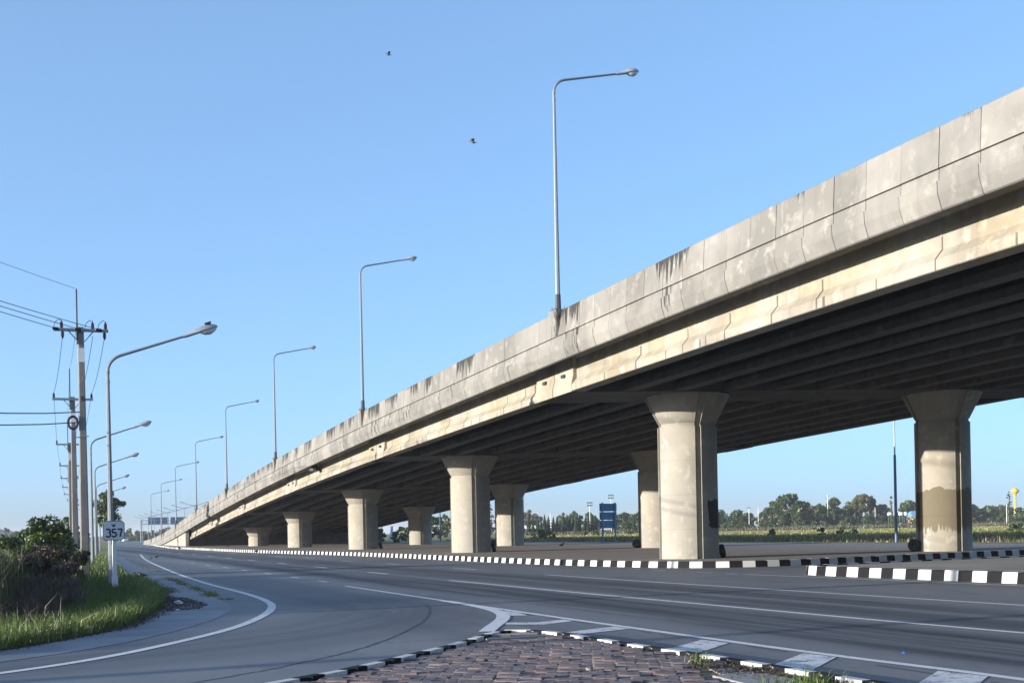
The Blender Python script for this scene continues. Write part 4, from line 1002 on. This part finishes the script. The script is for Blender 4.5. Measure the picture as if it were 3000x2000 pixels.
BUSHES = [
    (71.3, 176.2, 1.4, 1.5, 0), (70.9, 171.0, 1.1, 0.9, 0), (122.6, 274.4, 0.8, 0.8, 1), (116.8, 255.2, 0.5, 0.8, 1), (132.3, 270.7, 0.8, 1.0, 1),
    (218.1, 366.5, 2.8, 2.5, 0), (220.4, 365.6, 2.3, 1.6, 0), (93.1, 146.5, 0.5, 0.6, 0), (96.4, 139.9, 0.9, 0.6, 0), (101.8, 143.2, 0.6, 0.8, 0),
    (104.5, 144.3, 0.5, 0.7, 0), (260.4, 329.0, 3.3, 2.2, 1), (254.7, 309.7, 4.2, 2.7, 0), (279.8, 364.4, 4.4, 2.4, 0), (222.6, 268.5, 3.4, 2.0, 1),
    (124.4, 134.6, -0.1, 1.1, 0), (119.7, 131.1, -0.2, 0.8, 0),
]
TREES_LEFT = [
    (-12.8, 689.4, 8.2, 3.1, 0), (-8.2, 698.4, 6.1, 4.2, 0), (-3.2, 685.8, 4.9, 3.5, 0), (-13.6, 647.0, 4.2, 2.6, 0), (-5.3, 643.8, 3.7, 2.9, 0),
    (3.5, 180.5, 4.0, 0.5, 0), (1.6, 684.0, 4.3, 3.1, 0),
]
TREES_FAR = [
    (45.6, 645.9, 6.4, 2.3, 0), (49.6, 665.7, 5.5, 2.1, 0), (53.2, 664.4, 4.7, 2.1, 0), (55.0, 642.3, 5.1, 2.2, 0), (58.7, 640.9, 5.5, 2.3, 0),
    (60.2, 618.9, 6.1, 2.4, 0), (62.5, 607.4, 6.6, 2.4, 0), (65.5, 600.9, 6.5, 2.4, 0), (69.3, 604.8, 5.8, 2.4, 0), (44.9, 582.0, 3.5, 1.8, 0),
    (45.1, 731.6, 4.6, 3.0, 0), (40.9, 754.6, 4.0, 3.1, 0), (27.4, 738.4, 4.6, 3.4, 0), (74.3, 613.6, 5.3, 2.6, 0),
]

def tree(name, x, y, h, r, mat, lb, seed, cat='tree', group=None, n=1500, size=None, trunk=.35, nc=18, bare=0.0):
    rng = np.random.default_rng(seed); o = empty(name, (x, y, -.03)); size = size or max(.16, r * .13)
    u = rng.random((nc, 3)); th = u[:, 0] * 2 * np.pi; rr = np.sqrt(u[:, 1]); zz = u[:, 2]
    prof = np.sin(np.pi * np.clip(.12 + .80 * zz, 0, 1)) ** .7
    zlo = h * trunk; C = np.c_[np.cos(th) * rr * r * prof * .85, np.sin(th) * rr * r * prof * .85, zlo + zz * (h - zlo) * .9]
    C[0] = (rng.normal(0, r * .12), 0, h * .93); rad = rng.uniform(.2, .42, nc) * r; rad[0] *= .7
    P, F, tn = leaf_cloud(C, rad, n, size, rng); P[:, 2] = np.clip(P[:, 2], .02, None)
    np_obj('crown', P, F, mat, o, col=tn)
    mb = MB(); b0 = .028 * h + .03
    mb.tube([(0, 0, 0), (rng.normal(0, .03 * h), rng.normal(0, .02 * h), zlo), (C[0][0] * .7, C[0][1] * .7, h * .8)], [b0, b0 * .7, b0 * .2], 6)
    for k in range(1, min(nc, 8)): mb.tube([(0, 0, zlo * (.6 + .05 * k)), tuple(C[k] * np.array([.5, .5, .9])), tuple(C[k])], [b0 * .4, b0 * .28, b0 * .08], 5)
    mb.build('trunk', M['bark'], o); return tag(o, lb, cat, group)
M['tree_brown'] = leaf_mat('tree_leaf_brown', (0.07, 0.055, 0.04), (0.16, 0.125, 0.085), None, transl=0.2)
KM = [M['tree'], M['tree2'], M['tree_brown']]
LBT = ['green broadleaf tree in the line beyond the field, seen under the deck at right', 'thin-leaved yellowish green tree in the line beyond the field, at right', 'brownish half-bare tree in the line beyond the field, at right']
for k, (x, y, h, r, q) in enumerate(TREES_RIGHT):
    lb = LBT[q]; g = ['green trees beyond the field', 'yellowish trees beyond the field', None][q]
    if k == 4: lb, g = 'tallest wide dark tree beyond the field, right of the nearest pier', None
    if k == 13: lb, g = 'slim dark upright tree just left of the thin blue lamp post', None
    if k == 19: lb, g = 'slender tree beside the yellow water tower at the right edge', None
    tree('slender_tree' if k in (13, 19) else 'broadleaf_tree', x, y, h, r * (1.0 if k in (13, 19) else 1.5), KM[q], lb, 100 + k, group=g, n=3400 if k != 4 else 6000, nc=30, trunk=.5 if q == 1 else .08)
for k, (x, y, h, r, q) in enumerate(TREES_MID):
    lb = ['green tree seen between the piers, beyond the frontage road', 'yellowish small tree seen between the piers', 'greyish brown thin tree standing behind the conical trees'][q]
    tree('broadleaf_tree', x, y, h, r * (2.0 if y < 330 else 1.3), KM[q], lb, 200 + k, group=['green trees between the piers', 'yellowish trees between the piers', 'brown trees behind the conical trees'][q], n=2400, nc=24, trunk=.06)
for k, (x, y, h, r, q) in enumerate(TREES_LEFT):
    if k == 5: tree('small_tree', x, y, h, r * 1.3, M['tree'], 'small round-headed tree showing just left of the utility poles', 305, n=900, trunk=.6)
    else: tree('broadleaf_tree', x, y, h, r, M['tree'], 'hazy far tree on the left horizon behind the shrub', 300 + k, group='far trees on the left horizon', n=900, trunk=.1)
for k, (x, y, h, r, q) in enumerate(TREES_FAR):
    tree('broadleaf_tree', x, y, h, r * 1.7, M['tree'], 'far tree beyond the foot of the ramp and the gantry', 400 + k, group='far trees beyond the ramp', n=900, trunk=.1)
for k, (x, y, h, r, q) in enumerate(HEDGE):
    tree('hedge_shrub', x, y, h * .9, r * 1.5, M['conifer'], 'dark clipped shrub in the long hedge below the tree line at right', 500 + k, 'shrub', 'shrubs of the dark hedge', n=900, trunk=.02)
for k, (x, y, h, r, q) in enumerate(BUSHES):
    h = max(h, .9); lb = ['dark rounded bush at the edge of the field', 'yellow-green rounded bush at the edge of the field'][q]
    tree('bush', x, y, h + .2, r * 1.15, KM[q], lb, 600 + k, 'bush', ['dark bushes by the field', 'yellow-green bushes by the field'][q], n=900, trunk=.02, size=.13 if y < 200 else .22)
for k in range(22):
    a = k / 21 + rnd.uniform(-.015, .015); x, y = 205 + 230 * a, 535 - 80 * a + rnd.uniform(-10, 10)
    tree('broadleaf_tree', x, y, rnd.uniform(6.5, 9.5), rnd.uniform(5, 7), KM[0 if rnd.random() < .7 else 1], 'tree of the rear row, its top showing above the far tree line', 900 + k, group='rear row of the far tree line', n=2200, nc=24, trunk=.04, size=.5)
ORD = ['first', 'second', 'third', 'fourth', 'fifth', 'sixth', 'seventh', 'eighth', 'ninth', 'tenth', 'eleventh', 'twelfth', 'thirteenth', 'fourteenth', 'fifteenth', 'sixteenth', 'seventeenth', 'eighteenth', 'nineteenth', 'twentieth', 'twenty-first', 'twenty-second', 'twenty-third', 'twenty-fourth', 'twenty-fifth']
def rank_labels(objs, fmt):
    for i, o in enumerate(sorted(objs, key=lambda q: q.location.x / q.location.y)): o['label'] = fmt % ORD[i]
def by_group(g): return [o for o in COL.objects if o.get('group') == g]
rank_labels(by_group('green trees beyond the field'), 'green broadleaf tree, %s from the left in the far line right of the nearest pier')
rank_labels(by_group('shrubs of the dark hedge'), 'dark clipped shrub, %s from the left in the long hedge under the far trees')
rank_labels(by_group('green trees between the piers'), 'green tree seen between the piers, %s of its kind from the left')
rank_labels(by_group('dark bushes by the field'), 'dark rounded bush at the edge of the field, %s from the left')
rank_labels(by_group('yellow-green bushes by the field'), 'yellow-green rounded bush at the edge of the field, %s from the left')
rank_labels(by_group('yellowish trees beyond the field'), 'thin-leaved yellowish tree, %s of its kind from the left in the far line')
rank_labels(by_group('far trees beyond the ramp'), 'far tree beyond the foot of the ramp, %s from the left')
rank_labels(by_group('far trees on the left horizon'), 'hazy far tree on the left horizon, %s from the left')
rank_labels(by_group('brown trees behind the conical trees'), 'greyish brown thin tree behind the conical trees, %s from the left')
rank_labels(by_group('yellowish trees between the piers'), 'yellowish small tree seen between the piers, %s from the left')
for k in range(24):
    a = k / 23; x, y = 238 + 128 * a + rnd.uniform(-1, 1), 405 - 62 * a + rnd.uniform(-3, 3)
    tree('thicket_shrub', x, y, rnd.uniform(2.6, 4.4), rnd.uniform(2.2, 3.2), KM[rnd.choice((0, 0, 0, 1))], 'low thicket shrub, %s from the left at the foot of the far tree line' % ORD[k], 950 + k, 'shrub', 'thicket shrubs under the far trees', n=1300, nc=18, trunk=.02, size=.3)
def column_tree(x, y, h, r, seed):
    rng = np.random.default_rng(seed); o = empty('conical_tree', (x, y, -.03)); n = 1100; z = rng.random(n) ** .85; rr = r * (1 - z) ** .75 * (.55 + .45 * rng.random(n)) * (1 + .18 * np.sin(z * 40 + rng.random() * 6)); th = rng.random(n) * 2 * np.pi
    p = np.c_[rr * np.cos(th), rr * np.sin(th), .25 + z * (h - .25)]; t = np.c_[np.cos(th) * .6, np.sin(th) * .6, -np.ones(n) * .9]; t /= np.linalg.norm(t, axis=1)[:, None]
    b = np.c_[-np.sin(th), np.cos(th), np.zeros(n)]; s = rng.uniform(.14, .3, n)[:, None]
    P = np.stack([p - t * s, p + b * s * .5, p + t * s, p - b * s * .5], 1).reshape(-1, 3); np_obj('crown', P, np.arange(n * 4).reshape(n, 4), M['conifer'], o, col=np.repeat(rng.random(n), 4))
    MB().tube([(0, 0, 0), (0, 0, h * .9)], [.12, .02], 6).build('trunk', M['bark'], o)
    return tag(o, 'dark slim conical tree in the planted row behind the piers', 'tree', 'conical trees in a row')
for k, (x, y, h, r) in enumerate(COLUMN_TREES): column_tree(x, y, h, r * 1.15, 700 + k)
rank_labels(by_group('conical trees in a row'), 'dark slim conical tree, %s from the left in the planted row behind the piers')
rank_labels(by_group('rear row of the far tree line'), 'tree top above the far tree line, %s from the left in the rear row')
# the leafy verge tree by the lamps
nt = tree('verge_tree', 8.3, 152, 7.2, 2.1, M['tree'], 'leafy roadside tree with a ragged crown behind the left lamp posts', 42, n=5200, size=.17, trunk=.42, nc=30)
for k, (x, y, h, r) in enumerate(((6.4, 176, 4.6, 1.7), (7.8, 196, 4.0, 1.6), (5.6, 136, 3.2, 1.0))):
    tree('roadside_bush', x - 2.2, y, h, r, KM[k % 2], ['tall bush behind the utility poles, left of the verge tree', 'farther bush behind the utility poles', 'low bush at the feet of the receding utility poles'][k], 800 + k, 'bush', n=1800, trunk=.05, size=.16)
# hills on the left horizon
hm = NT('hill_forest'); hn = hm.noise(.02, 5); M['hill'] = hm.finish(hm.mix(hn, (0.03, 0.05, 0.025), (0.06, 0.08, 0.035)), 0.95)
rs = []
for i in range(41):
    a = i / 40; x = -420 + 900 * a; rs.append((x, 16 * math.exp(-((x + 60) / 60) ** 2) + 9 * math.exp(-((x + 200) / 110) ** 2) + 5 * math.exp(-((x - 130) / 120) ** 2)))
mb = MB(); V = []
for x, z in rs: V += [(x, 1500, -1), (x, 1560, z), (x, 1700, z * .9), (x, 1800, -1)]
mb.add(V, [(4 * i + k, 4 * i + k + 1, 4 * i + 5 + k, 4 * i + 4 + k) for i in range(40) for k in range(3)]); tag(mb.build('hills', M['hill'], smooth=True), kind='structure')

# ---------------------------------------------------------------- fields
def field_mat(name, a, b, c):
    t = NT(name); n1 = t.noise(.06, 5, .6, (1, .35, 1)); n2 = t.noise(1.5, 6, .7)
    col = t.mix(t.smooth(n1, .35, .65), a, b); col = t.mix(t.math('MULTIPLY', t.smooth(n2, .5, .75), .6), col, c); return t.finish(col, .95, 0, n2, .6, .1, .1)
M['rice'] = field_mat('pale_green_field', (0.22, 0.24, 0.085), (0.30, 0.29, 0.12), (0.16, 0.19, 0.06))
M['drybank'] = field_mat('dry_bank', (0.33, 0.26, 0.16), (0.24, 0.21, 0.11), (0.12, 0.11, 0.05))
tag(poly_sheet('field', [(64.7, 173.3), (135.3, 146.5), (420, 60), (600, 150), (330, 300), (252.4, 290), (120.7, 335)], -.022, M['rice']), kind='structure')
tag(poly_sheet('dry_field', [(120.7, 335.5), (252.4, 290.5), (330, 300.5), (600, 150.5), (760, 260), (343.8, 372.2), (164.5, 440)], -.018, M['drybank']), kind='structure')
w1 = scatter([(60, 173), (63.5, 120), (65, 90), (66.5, 60), (80, 62), (104, 100), (132, 142), (70, 219)], 30000)
tag(blades('roadside_weeds', w1, .32, .08, .5, M['field_grass'], (0, 1), -.03, .6), 'rough grass and weeds behind the far frontage road', 'weeds', kind='stuff')
w2 = clumped([(61, 165), (64.5, 110), (67, 70), (72, 66), (80, 90), (74, 170)], 14000, 260, .5)
tag(blades('dry_roadside_grass', w2, .38, .06, .5, M['dry'], (.4, 1), -.03, .5), 'dry tan grass clumps behind the far frontage road', 'grass', kind='stuff')
w5 = scatter([(66, 175), (134, 148), (250, 110), (330, 200), (250, 288), (122, 332)], 60000)
tag(blades('field_crop', w5, .28, .22, .3, M['field_grass'], (.2, .95), -.03, .3), 'short pale green crop covering the field', 'grass', kind='stuff')
w3 = clumped([(121, 336), (252.4, 291), (330, 301), (335, 312), (256, 304), (125, 348)], 22000, 700, 1.6)
tag(blades('bank_grass', w3, .8, .18, .4, M['dry'], (.5, 1), -.03, .4), 'pale dry grass along the bank at the end of the field', 'grass', kind='stuff')
w4 = clumped([(150, 395), (270, 352), (345, 325), (345, 345), (280, 376), (160, 412)], 9000, 200, 2.2)
tag(blades('bank_weeds', w4, 1.1, .3, .4, M['grass'], (0, .6), -.03, .4), 'dark weeds at the foot of the far tree line', 'weeds', kind='stuff')

# ---------------------------------------------------------------- far buildings and posts
M['white_pole'] = plain('white_pole', (0.62, 0.62, 0.6), .5)
def post(name, x, y, h, r, lb, cat, mat='white_pole'):
    o = empty(name, (x, y, -.03)); MB().tube([(0, 0, 0), (0, 0, h)], [r, r * .7], 8).build('pole', M[mat], o, smooth=True); return tag(o, lb, cat)
for (x, y, h), lb, rows in (((184.3, 390, 12.9), 'tallest sports floodlight mast, above the back of the blue sign', 2), ((177.5, 392.5, 10.5), 'sports floodlight mast left of the blue sign', 2), ((145.3, 404.8, 10.3), 'sports floodlight mast between the middle front and rear piers', 2)):
    o = post('floodlight_mast', x, y, h - .3, .13, lb, 'floodlight'); o['group'] = 'sports floodlight masts'
    for q in range(rows):
        mb = MB(); mb.box((0, 0, h - .2 - q * .9), (1.9, .08, .08), R(-20)); mb.build('crossbar', M['galv_dark'], o)
        for k in range(4):
            a = -.75 + .5 * k; mb = MB(); mb.box((a * math.cos(R(-20)), a * math.sin(R(-20)) - .1, h + .1 - q * .9), (.38, .3, .4), R(-20), .2); mb.build('floodlight', M['galv_dark'], o)
o = post('floodlight_post', 254.7, 416.7, 8.4, .14, 'white lamp post with two small floodlights beyond the field', 'floodlight')
for s in (-1, 1): mb = MB(); mb.box((s * .45, 0, 8.5), (.6, .4, .3), R(-25), .2); mb.build('floodlight', M['galv_dark'], o)
post('white_post', 258.0, 415.5, 8.3, .15, 'plain white concrete post right of the small floodlights', 'post')
o = post('far_utility_pole', 282.7, 406.1, 12.9, .17, 'tall pale utility pole in front of the far tree line', 'utility pole')
for s in (-1, 1): MB().tube([(0, 0, 11.6 + s * .4), (s * .9, 0, 12.3 + s * .4)], .06, 5).build('bracket', M['galv_dark'], o)
post('far_utility_pole', 164.9, 397.3, 7.4, .12, 'thin pale utility pole among the conical trees', 'utility pole')
post('far_utility_pole', 293.3, 391.4, 7.6, .12, 'short pale post left of the slim dark tree', 'utility pole')
post('far_utility_pole', 310.2, 342.2, 7.2, .13, 'short white pole left of the yellow water tower', 'utility pole')
# yellow water tower
wt = tag(empty('water_tower', (378.4, 412.5, -.03)), 'yellow mushroom-shaped water tower at the right edge', 'water tower'); M['yellow'] = plain('yellow_paint', (0.62, 0.40, 0.04), .5)
def lathe(prof, n=16, c=(0, 0)): return [[(c[0] + r * math.cos(a), c[1] + r * math.sin(a), z) for a in np.linspace(0, 2 * math.pi, n, endpoint=False)] for r, z in prof]
mb = MB(); mb.rings(lathe([(.5, 0), (.42, 12)])); mb.build('shaft', M['yellow'], wt, smooth=True)
mb = MB(); mb.rings(lathe([(.45, 12), (.9, 13.0), (1.7, 13.6), (1.7, 13.9), (.9, 14.8), (.12, 15.4)])); mb.build('tank', M['yellow'], wt, smooth=True)
# low house with a blue roof
hs_ = tag(empty('house', (310.7, 384.8, -.03), R(-20.8)), 'low house with a long pale blue metal roof and a white dish', 'house')
M['roof_blue'] = plain('blue_metal_roof', (0.16, 0.36, 0.58), .4, .2); M['wall_pink'] = plain('house_wall', (0.42, 0.36, 0.33), .8); M['roof_red'] = plain('red_roof', (0.42, 0.07, 0.06), .6)
mb = MB(); mb.box((0, 0, 2.2), (11, 6, 4.4)); w_ = mb.build('wall', M['wall_pink'], hs_)
mb = MB(); mb.add([(-6.3, -4, 4.35), (6.3, -4, 4.35), (5.4, 0, 6.0), (-5.4, 0, 6.0), (-6.3, 4, 4.35), (6.3, 4, 4.35), (-6.3, -4, 4.2), (6.3, -4, 4.2), (6.3, 4, 4.2), (-6.3, 4, 4.2)], [(0, 1, 2, 3), (4, 3, 2, 5), (0, 3, 4), (1, 5, 2), (0, 6, 7, 1), (1, 7, 8, 5), (5, 8, 9, 4), (4, 9, 6, 0), (6, 9, 8, 7)]); rf = mb.build('roof', M['roof_blue'], hs_)
mb = MB(); mb.rings(lathe([(.05, 5.9), (.5, 6.2), (.75, 6.8), (.5, 6.5)], 12, (3.0, -1.5))); mb.build('satellite_dish', M['white_enamel'], rf)
for x in (-3, 0.2, 3.2): mb = MB(); mb.box((x, -3.03, 2.0), (1.2, .1, 1.4)); mb.build('window', M['galv_dark'], w_)
sh_ = tag(empty('shed', (318.5, 378.5, -.03), R(-20.8)), 'small shed with a red-edged roof beside the blue-roofed house', 'shed')
mb = MB(); mb.box((0, 0, 1.9), (3.6, 3, 3.8)); mb.build('wall', M['white_enamel'], sh_); mb = MB(); mb.add([(-2.3, -2, 3.7), (2.3, -2, 3.7), (2.3, 2, 3.7), (-2.3, 2, 3.7), (-2.3, 0, 4.9), (2.3, 0, 4.9)], [(0, 1, 5, 4), (2, 3, 4, 5), (0, 4, 3), (1, 2, 5), (0, 3, 2, 1)]); mb.build('roof', M['roof_red'], sh_)
for k, (x, y, lb) in enumerate(((288.8, 377, 'leftmost white water tank left of the blue roof'), (292.6, 375.6, 'middle white water tank left of the blue roof'), (294.2, 375.1, 'right white water tank next to the blue roof'))):
    o = tag(empty('water_tank', (x, y, -.03)), lb, 'water tank', 'white water tanks'); mb = MB(); mb.rings(lathe([(.8, 4.4), (.85, 4.5), (.85, 5.3), (.5, 5.55)], 12)); mb.build('tank', M['white_enamel'], o, smooth=True)
    for s in (-.6, .6): MB().tube([(s, 0, 0), (s, 0, 4.4)], .08, 5).build('leg', M['galv'], o)
# long white shed behind the conical trees
o = tag(empty('pavilion', (148, 372, -.03), R(-20.8)), 'long low pavilion with a pale blue-white roof behind the conical trees', 'pavilion')
mb = MB(); mb.box((0, 0, 2.6), (22, 5, .9), 0, .08); mb.build('roof', M['white_enamel'], o)
for k in range(8): MB().tube([(-10 + k * 2.85, -2, 0), (-10 + k * 2.85, -2, 2.3)], .1, 6).build('post', M['galv'], o)
# feather banner
o = tag(empty('banner', (56.4, 206, -.03)), 'slanting blue and white feather banner left of the far rear pier', 'banner'); M['banner'] = plain('banner_cloth', (0.35, 0.55, 0.68), .7)
MB().tube([(-.25, 0, 0), (.05, 0, 2.75)], .03, 6).build('pole', M['galv'], o)
mb = MB(); mb.rings([[(-.2 + .11 * z, y_, z) , (.25 + .11 * z - .12 * abs(z - 1.4), y_ + .02, z)] + [(.25 + .11 * z - .12 * abs(z - 1.4), y_ + .05, z), (-.2 + .11 * z, y_ + .03, z)] for z in (.5, 1.0, 1.5, 2.0, 2.5, 2.7) for y_ in (-.02,)]); mb.build('cloth', M['banner'], o)

# ---------------------------------------------------------------- tyres against the piers, litter
def tyre(x, y, z, lb, rz, tilt=70, Rr=.17, rr=.125):
    o = empty('tyre', (x, y, z)); rs = []
    for i in range(22):
        a = 2 * math.pi * i / 22; rs.append([((Rr + rr * sx) * math.cos(a), (Rr + rr * sx) * math.sin(a), rr * sz) for sx, sz in ((-.9, .85), (.2, 1.0), (.85, .8), (1.0, 0), (.85, -.8), (.2, -1.0), (-.9, -.85), (-.75, 0))])
    mb = MB(); n = 8; b = 0
    for r_ in rs: mb.v.extend(r_)
    for i in range(22):
        for k in range(n): mb.f.append((i * n + k, i * n + (k + 1) % n, ((i + 1) % 22) * n + (k + 1) % n, ((i + 1) % 22) * n + k))
    t = mb.build('carcass', M['rubber'], o, smooth=True); t.rotation_euler = (R(tilt), 0, rz); t.location.z = (Rr + rr) * math.sin(R(tilt)) - .005
    return tag(o, lb, 'tyre', 'old tyres at the pier feet')
for (j, k), dx, dy, lb in (((0, 2), 1.42, -.25, 'black tyre at the right foot of the nearest front pier'), ((0, 3), 1.42, -.25, 'black tyre at the right foot of the second front pier'), ((0, 4), 1.42, -.25, 'black tyre at the right foot of the third front pier'), ((1, 2), -1.42, .30, 'black tyre at the left foot of the stained rear pier'), ((1, 3), -1.42, .30, 'black tyre at the left foot of the rear pier behind the nearest pier'), ((1, 4), -1.42, .30, 'black tyre at the left foot of the middle rear pier')):
    Y = PIER_Y[k]; tyre(PX[j] + G(Y) + dx, Y + dy, MZ, lb, R(65 if j == 0 else -60), 78)
def crumple(x, y, z, s, lb, seed, mat='white_enamel'):
    rng = np.random.default_rng(seed); bm = bmesh.new(); bmesh.ops.create_icosphere(bm, subdivisions=2, radius=s)
    for v in bm.verts: v.co *= 1 + rng.normal(0, .28); v.co.z *= .55
    m = bpy.data.meshes.new('litter'); bm.to_mesh(m); bm.free(); m.materials.append(M[mat]); o = bpy.data.objects.new('litter', m); COL.objects.link(o); o.location = (x, y, z); return tag(o, lb, 'litter')
crumple(2.98, 28.7, .06, .085, 'white crumpled bag at the tip of the grass verge', 1); crumple(-0.36, 20.1, .08, .09, 'white crumpled bag in the grass at the bottom left', 2); crumple(2.75, 26.6, .02, .04, 'small white scrap on the dry litter beside the verge', 3)
M['blue_scrap'] = plain('blue_plastic', (0.02, 0.10, 0.45), .5); crumple(9.35, 12.0, .012, .018, 'tiny blue plastic scrap on the lane by the near island', 4, 'blue_scrap')
crumple(5.2, 11.6, IZ + .01, .03, 'small pale stone on the near brick paving', 5, 'kerb_plain')
crumple(4.6, 13.0, IZ + .01, .025, 'dark pebble on the near brick paving', 6, 'rubber')

# ---------------------------------------------------------------- birds
M['crow'] = plain('bird_black', (0.02, 0.02, 0.025), .6); M['bird_grey'] = plain('bird_grey', (0.10, 0.12, 0.15), .6)
def bird_mesh(fly=False):
    mb = MB(); S = [(-.20, .0, .012, .006, .10), (-.12, .0, .03, .012, .105), (-.05, 0, .055, .05, .11), (.02, 0, .065, .065, .12), (.09, 0, .05, .055, .145), (.13, 0, .032, .038, .175), (.165, 0, .034, .036, .195), (.195, 0, .022, .024, .195), (.22, 0, .008, .008, .19), (.245, 0, .002, .002, .185)]
    mb.rings([[(x, w * math.cos(a), z + h * math.sin(a)) for a in np.linspace(0, 2 * math.pi, 10, endpoint=False)] for x, _, w, h, z in S])
    if fly:
        for s in (-1, 1):
            up = [(.07, .03, .15), (.10, .16, .21), (.07, .30, .22), (-.04, .42, .18), (-.07, .28, .205), (-.06, .14, .19), (-.06, .03, .135)]
            V = [(x, s * y, z) for x, y, z in up] + [(x, s * y, z - .008) for x, y, z in up]; n = 7
            mb.add(V, [tuple(range(7)), tuple(reversed(range(7, 14)))] + [(k, (k + 1) % n, n + (k + 1) % n, n + k) for k in range(n)])
    else:
        for s in (-1, 1):
            mb.rings([[(x, s * y + .012 * math.cos(a), z + h * math.sin(a)) for a in np.linspace(0, 2 * math.pi, 8, endpoint=False)] for x, y, z, h in ((.10, .045, .15, .02), (.03, .062, .13, .045), (-.07, .05, .115, .035), (-.17, .02, .10, .008))])
            mb.tube([(.02, s * .025, .09), (.03, s * .028, .04), (.02, s * .028, 0)], .007, 5); mb.tube([(-.01, s * .028, .004), (.05, s * .03, .004)], .006, 5)
    return mb
bs_m = bird_mesh().build('bird', M['crow'], smooth=True); COL.objects.unlink(bs_m)
bf_m = bird_mesh(True).build('bird', M['bird_grey'], smooth=True); COL.objects.unlink(bf_m)
def bird(src, x, y, z, rz, lb, s=1.0):
    o = src.copy(); COL.objects.link(o); o.location = (x, y, z); o.rotation_euler = (0, 0, R(rz)); o.scale = (s, s, s); return tag(o, lb, 'bird')
for a in ((7.77, 92.2, .0, 150, 'left of two dark birds standing on the road beyond the corner', 1.0), (8.36, 94.6, .0, 30, 'right of two dark birds standing on the road beyond the corner', 1.0), (3.59, 48.2, .006, 160, 'left of two dark birds on the shoulder behind the sign', 1.2), (3.72, 48.1, .006, 140, 'right of two dark birds on the shoulder behind the sign', 1.2),
          (16.9, 160, .0, 200, 'far dark bird on the road at the start of the striped kerb', 1.6), (17.7, 107.5, .0, 70, 'dark bird on the road just before the striped kerb', 1.6), (22.2, 156, MZ, 80, 'far dark bird on the paving left of the last pier', 1.6), (37.4, 88, MZ, 20, 'dark bird on the paving between nearest and second front pier', 1.4)):
    bird(bs_m, *a)
bird(bs_m, 5.22, 40.07, 7.98, 60, 'dark bird perched on the head of the nearest roadside lamp', 1.1)
bird(bf_m, 16.8, 60, 24.9, 175, 'smaller blue-grey bird flying high left of the tall lamp', .75)
bird(bf_m, 20.4, 58, 20.3, 160, 'blue-grey bird flying nearer the tall lamp', 1.0)
# ---------------------------------------------------------------- far van
v = tag(empty('van', (38.3, 584, 0), R(8)), 'far white van coming towards us on the road', 'van'); M['van_white'] = plain('van_paint', (0.7, 0.72, 0.74), .3); M['glass'] = plain('dark_glass', (0.02, 0.03, 0.04), .1)
pr = [(-2.3, .35), (2.3, .35), (2.35, 1.0), (1.7, 1.25), (1.0, 2.0), (-2.2, 2.05), (-2.35, 1.2)]
mb = MB(); mb.rings([[(s * .93, -x, z) for x, z in pr] for s in (-1, 1)]); b_ = mb.build('body', M['van_white'], v)
mb = MB(); mb.add([(-.8, -1.73, 1.28), (.8, -1.73, 1.28), (.75, -1.05, 1.98), (-.75, -1.05, 1.98)], [(0, 1, 2, 3)]); mb.build('windscreen', M['glass'], b_)
for sx in (-.8, .8):
    for yy in (-1.5, 1.5): MB().tube([(sx - .1, yy, .33), (sx + .1, yy, .33)], .33, 12).build('wheel', M['rubber'], v)
    mb = MB(); mb.box((sx * .8, -2.36, .8), (.35, .06, .18)); mb.build('headlight', M['lens'], v)

# ---------------------------------------------------------------- hazy air
hz = bpy.data.materials.new('haze_air'); hz.use_nodes = True; ht = hz.node_tree; ht.nodes.clear()
pv_ = ht.nodes.new('ShaderNodeVolumePrincipled'); pv_.inputs['Color'].default_value = (0.86, 0.91, 1.0, 1); pv_.inputs['Density'].default_value = 0.00016; pv_.inputs['Anisotropy'].default_value = 0.0
ho = ht.nodes.new('ShaderNodeOutputMaterial'); ht.links.new(pv_.outputs[0], ho.inputs['Volume'])
mb = MB(); mb.box((500, 2800, 12.0), (8200, 6700, 32)); tag(mb.build('haze', hz), kind='stuff')
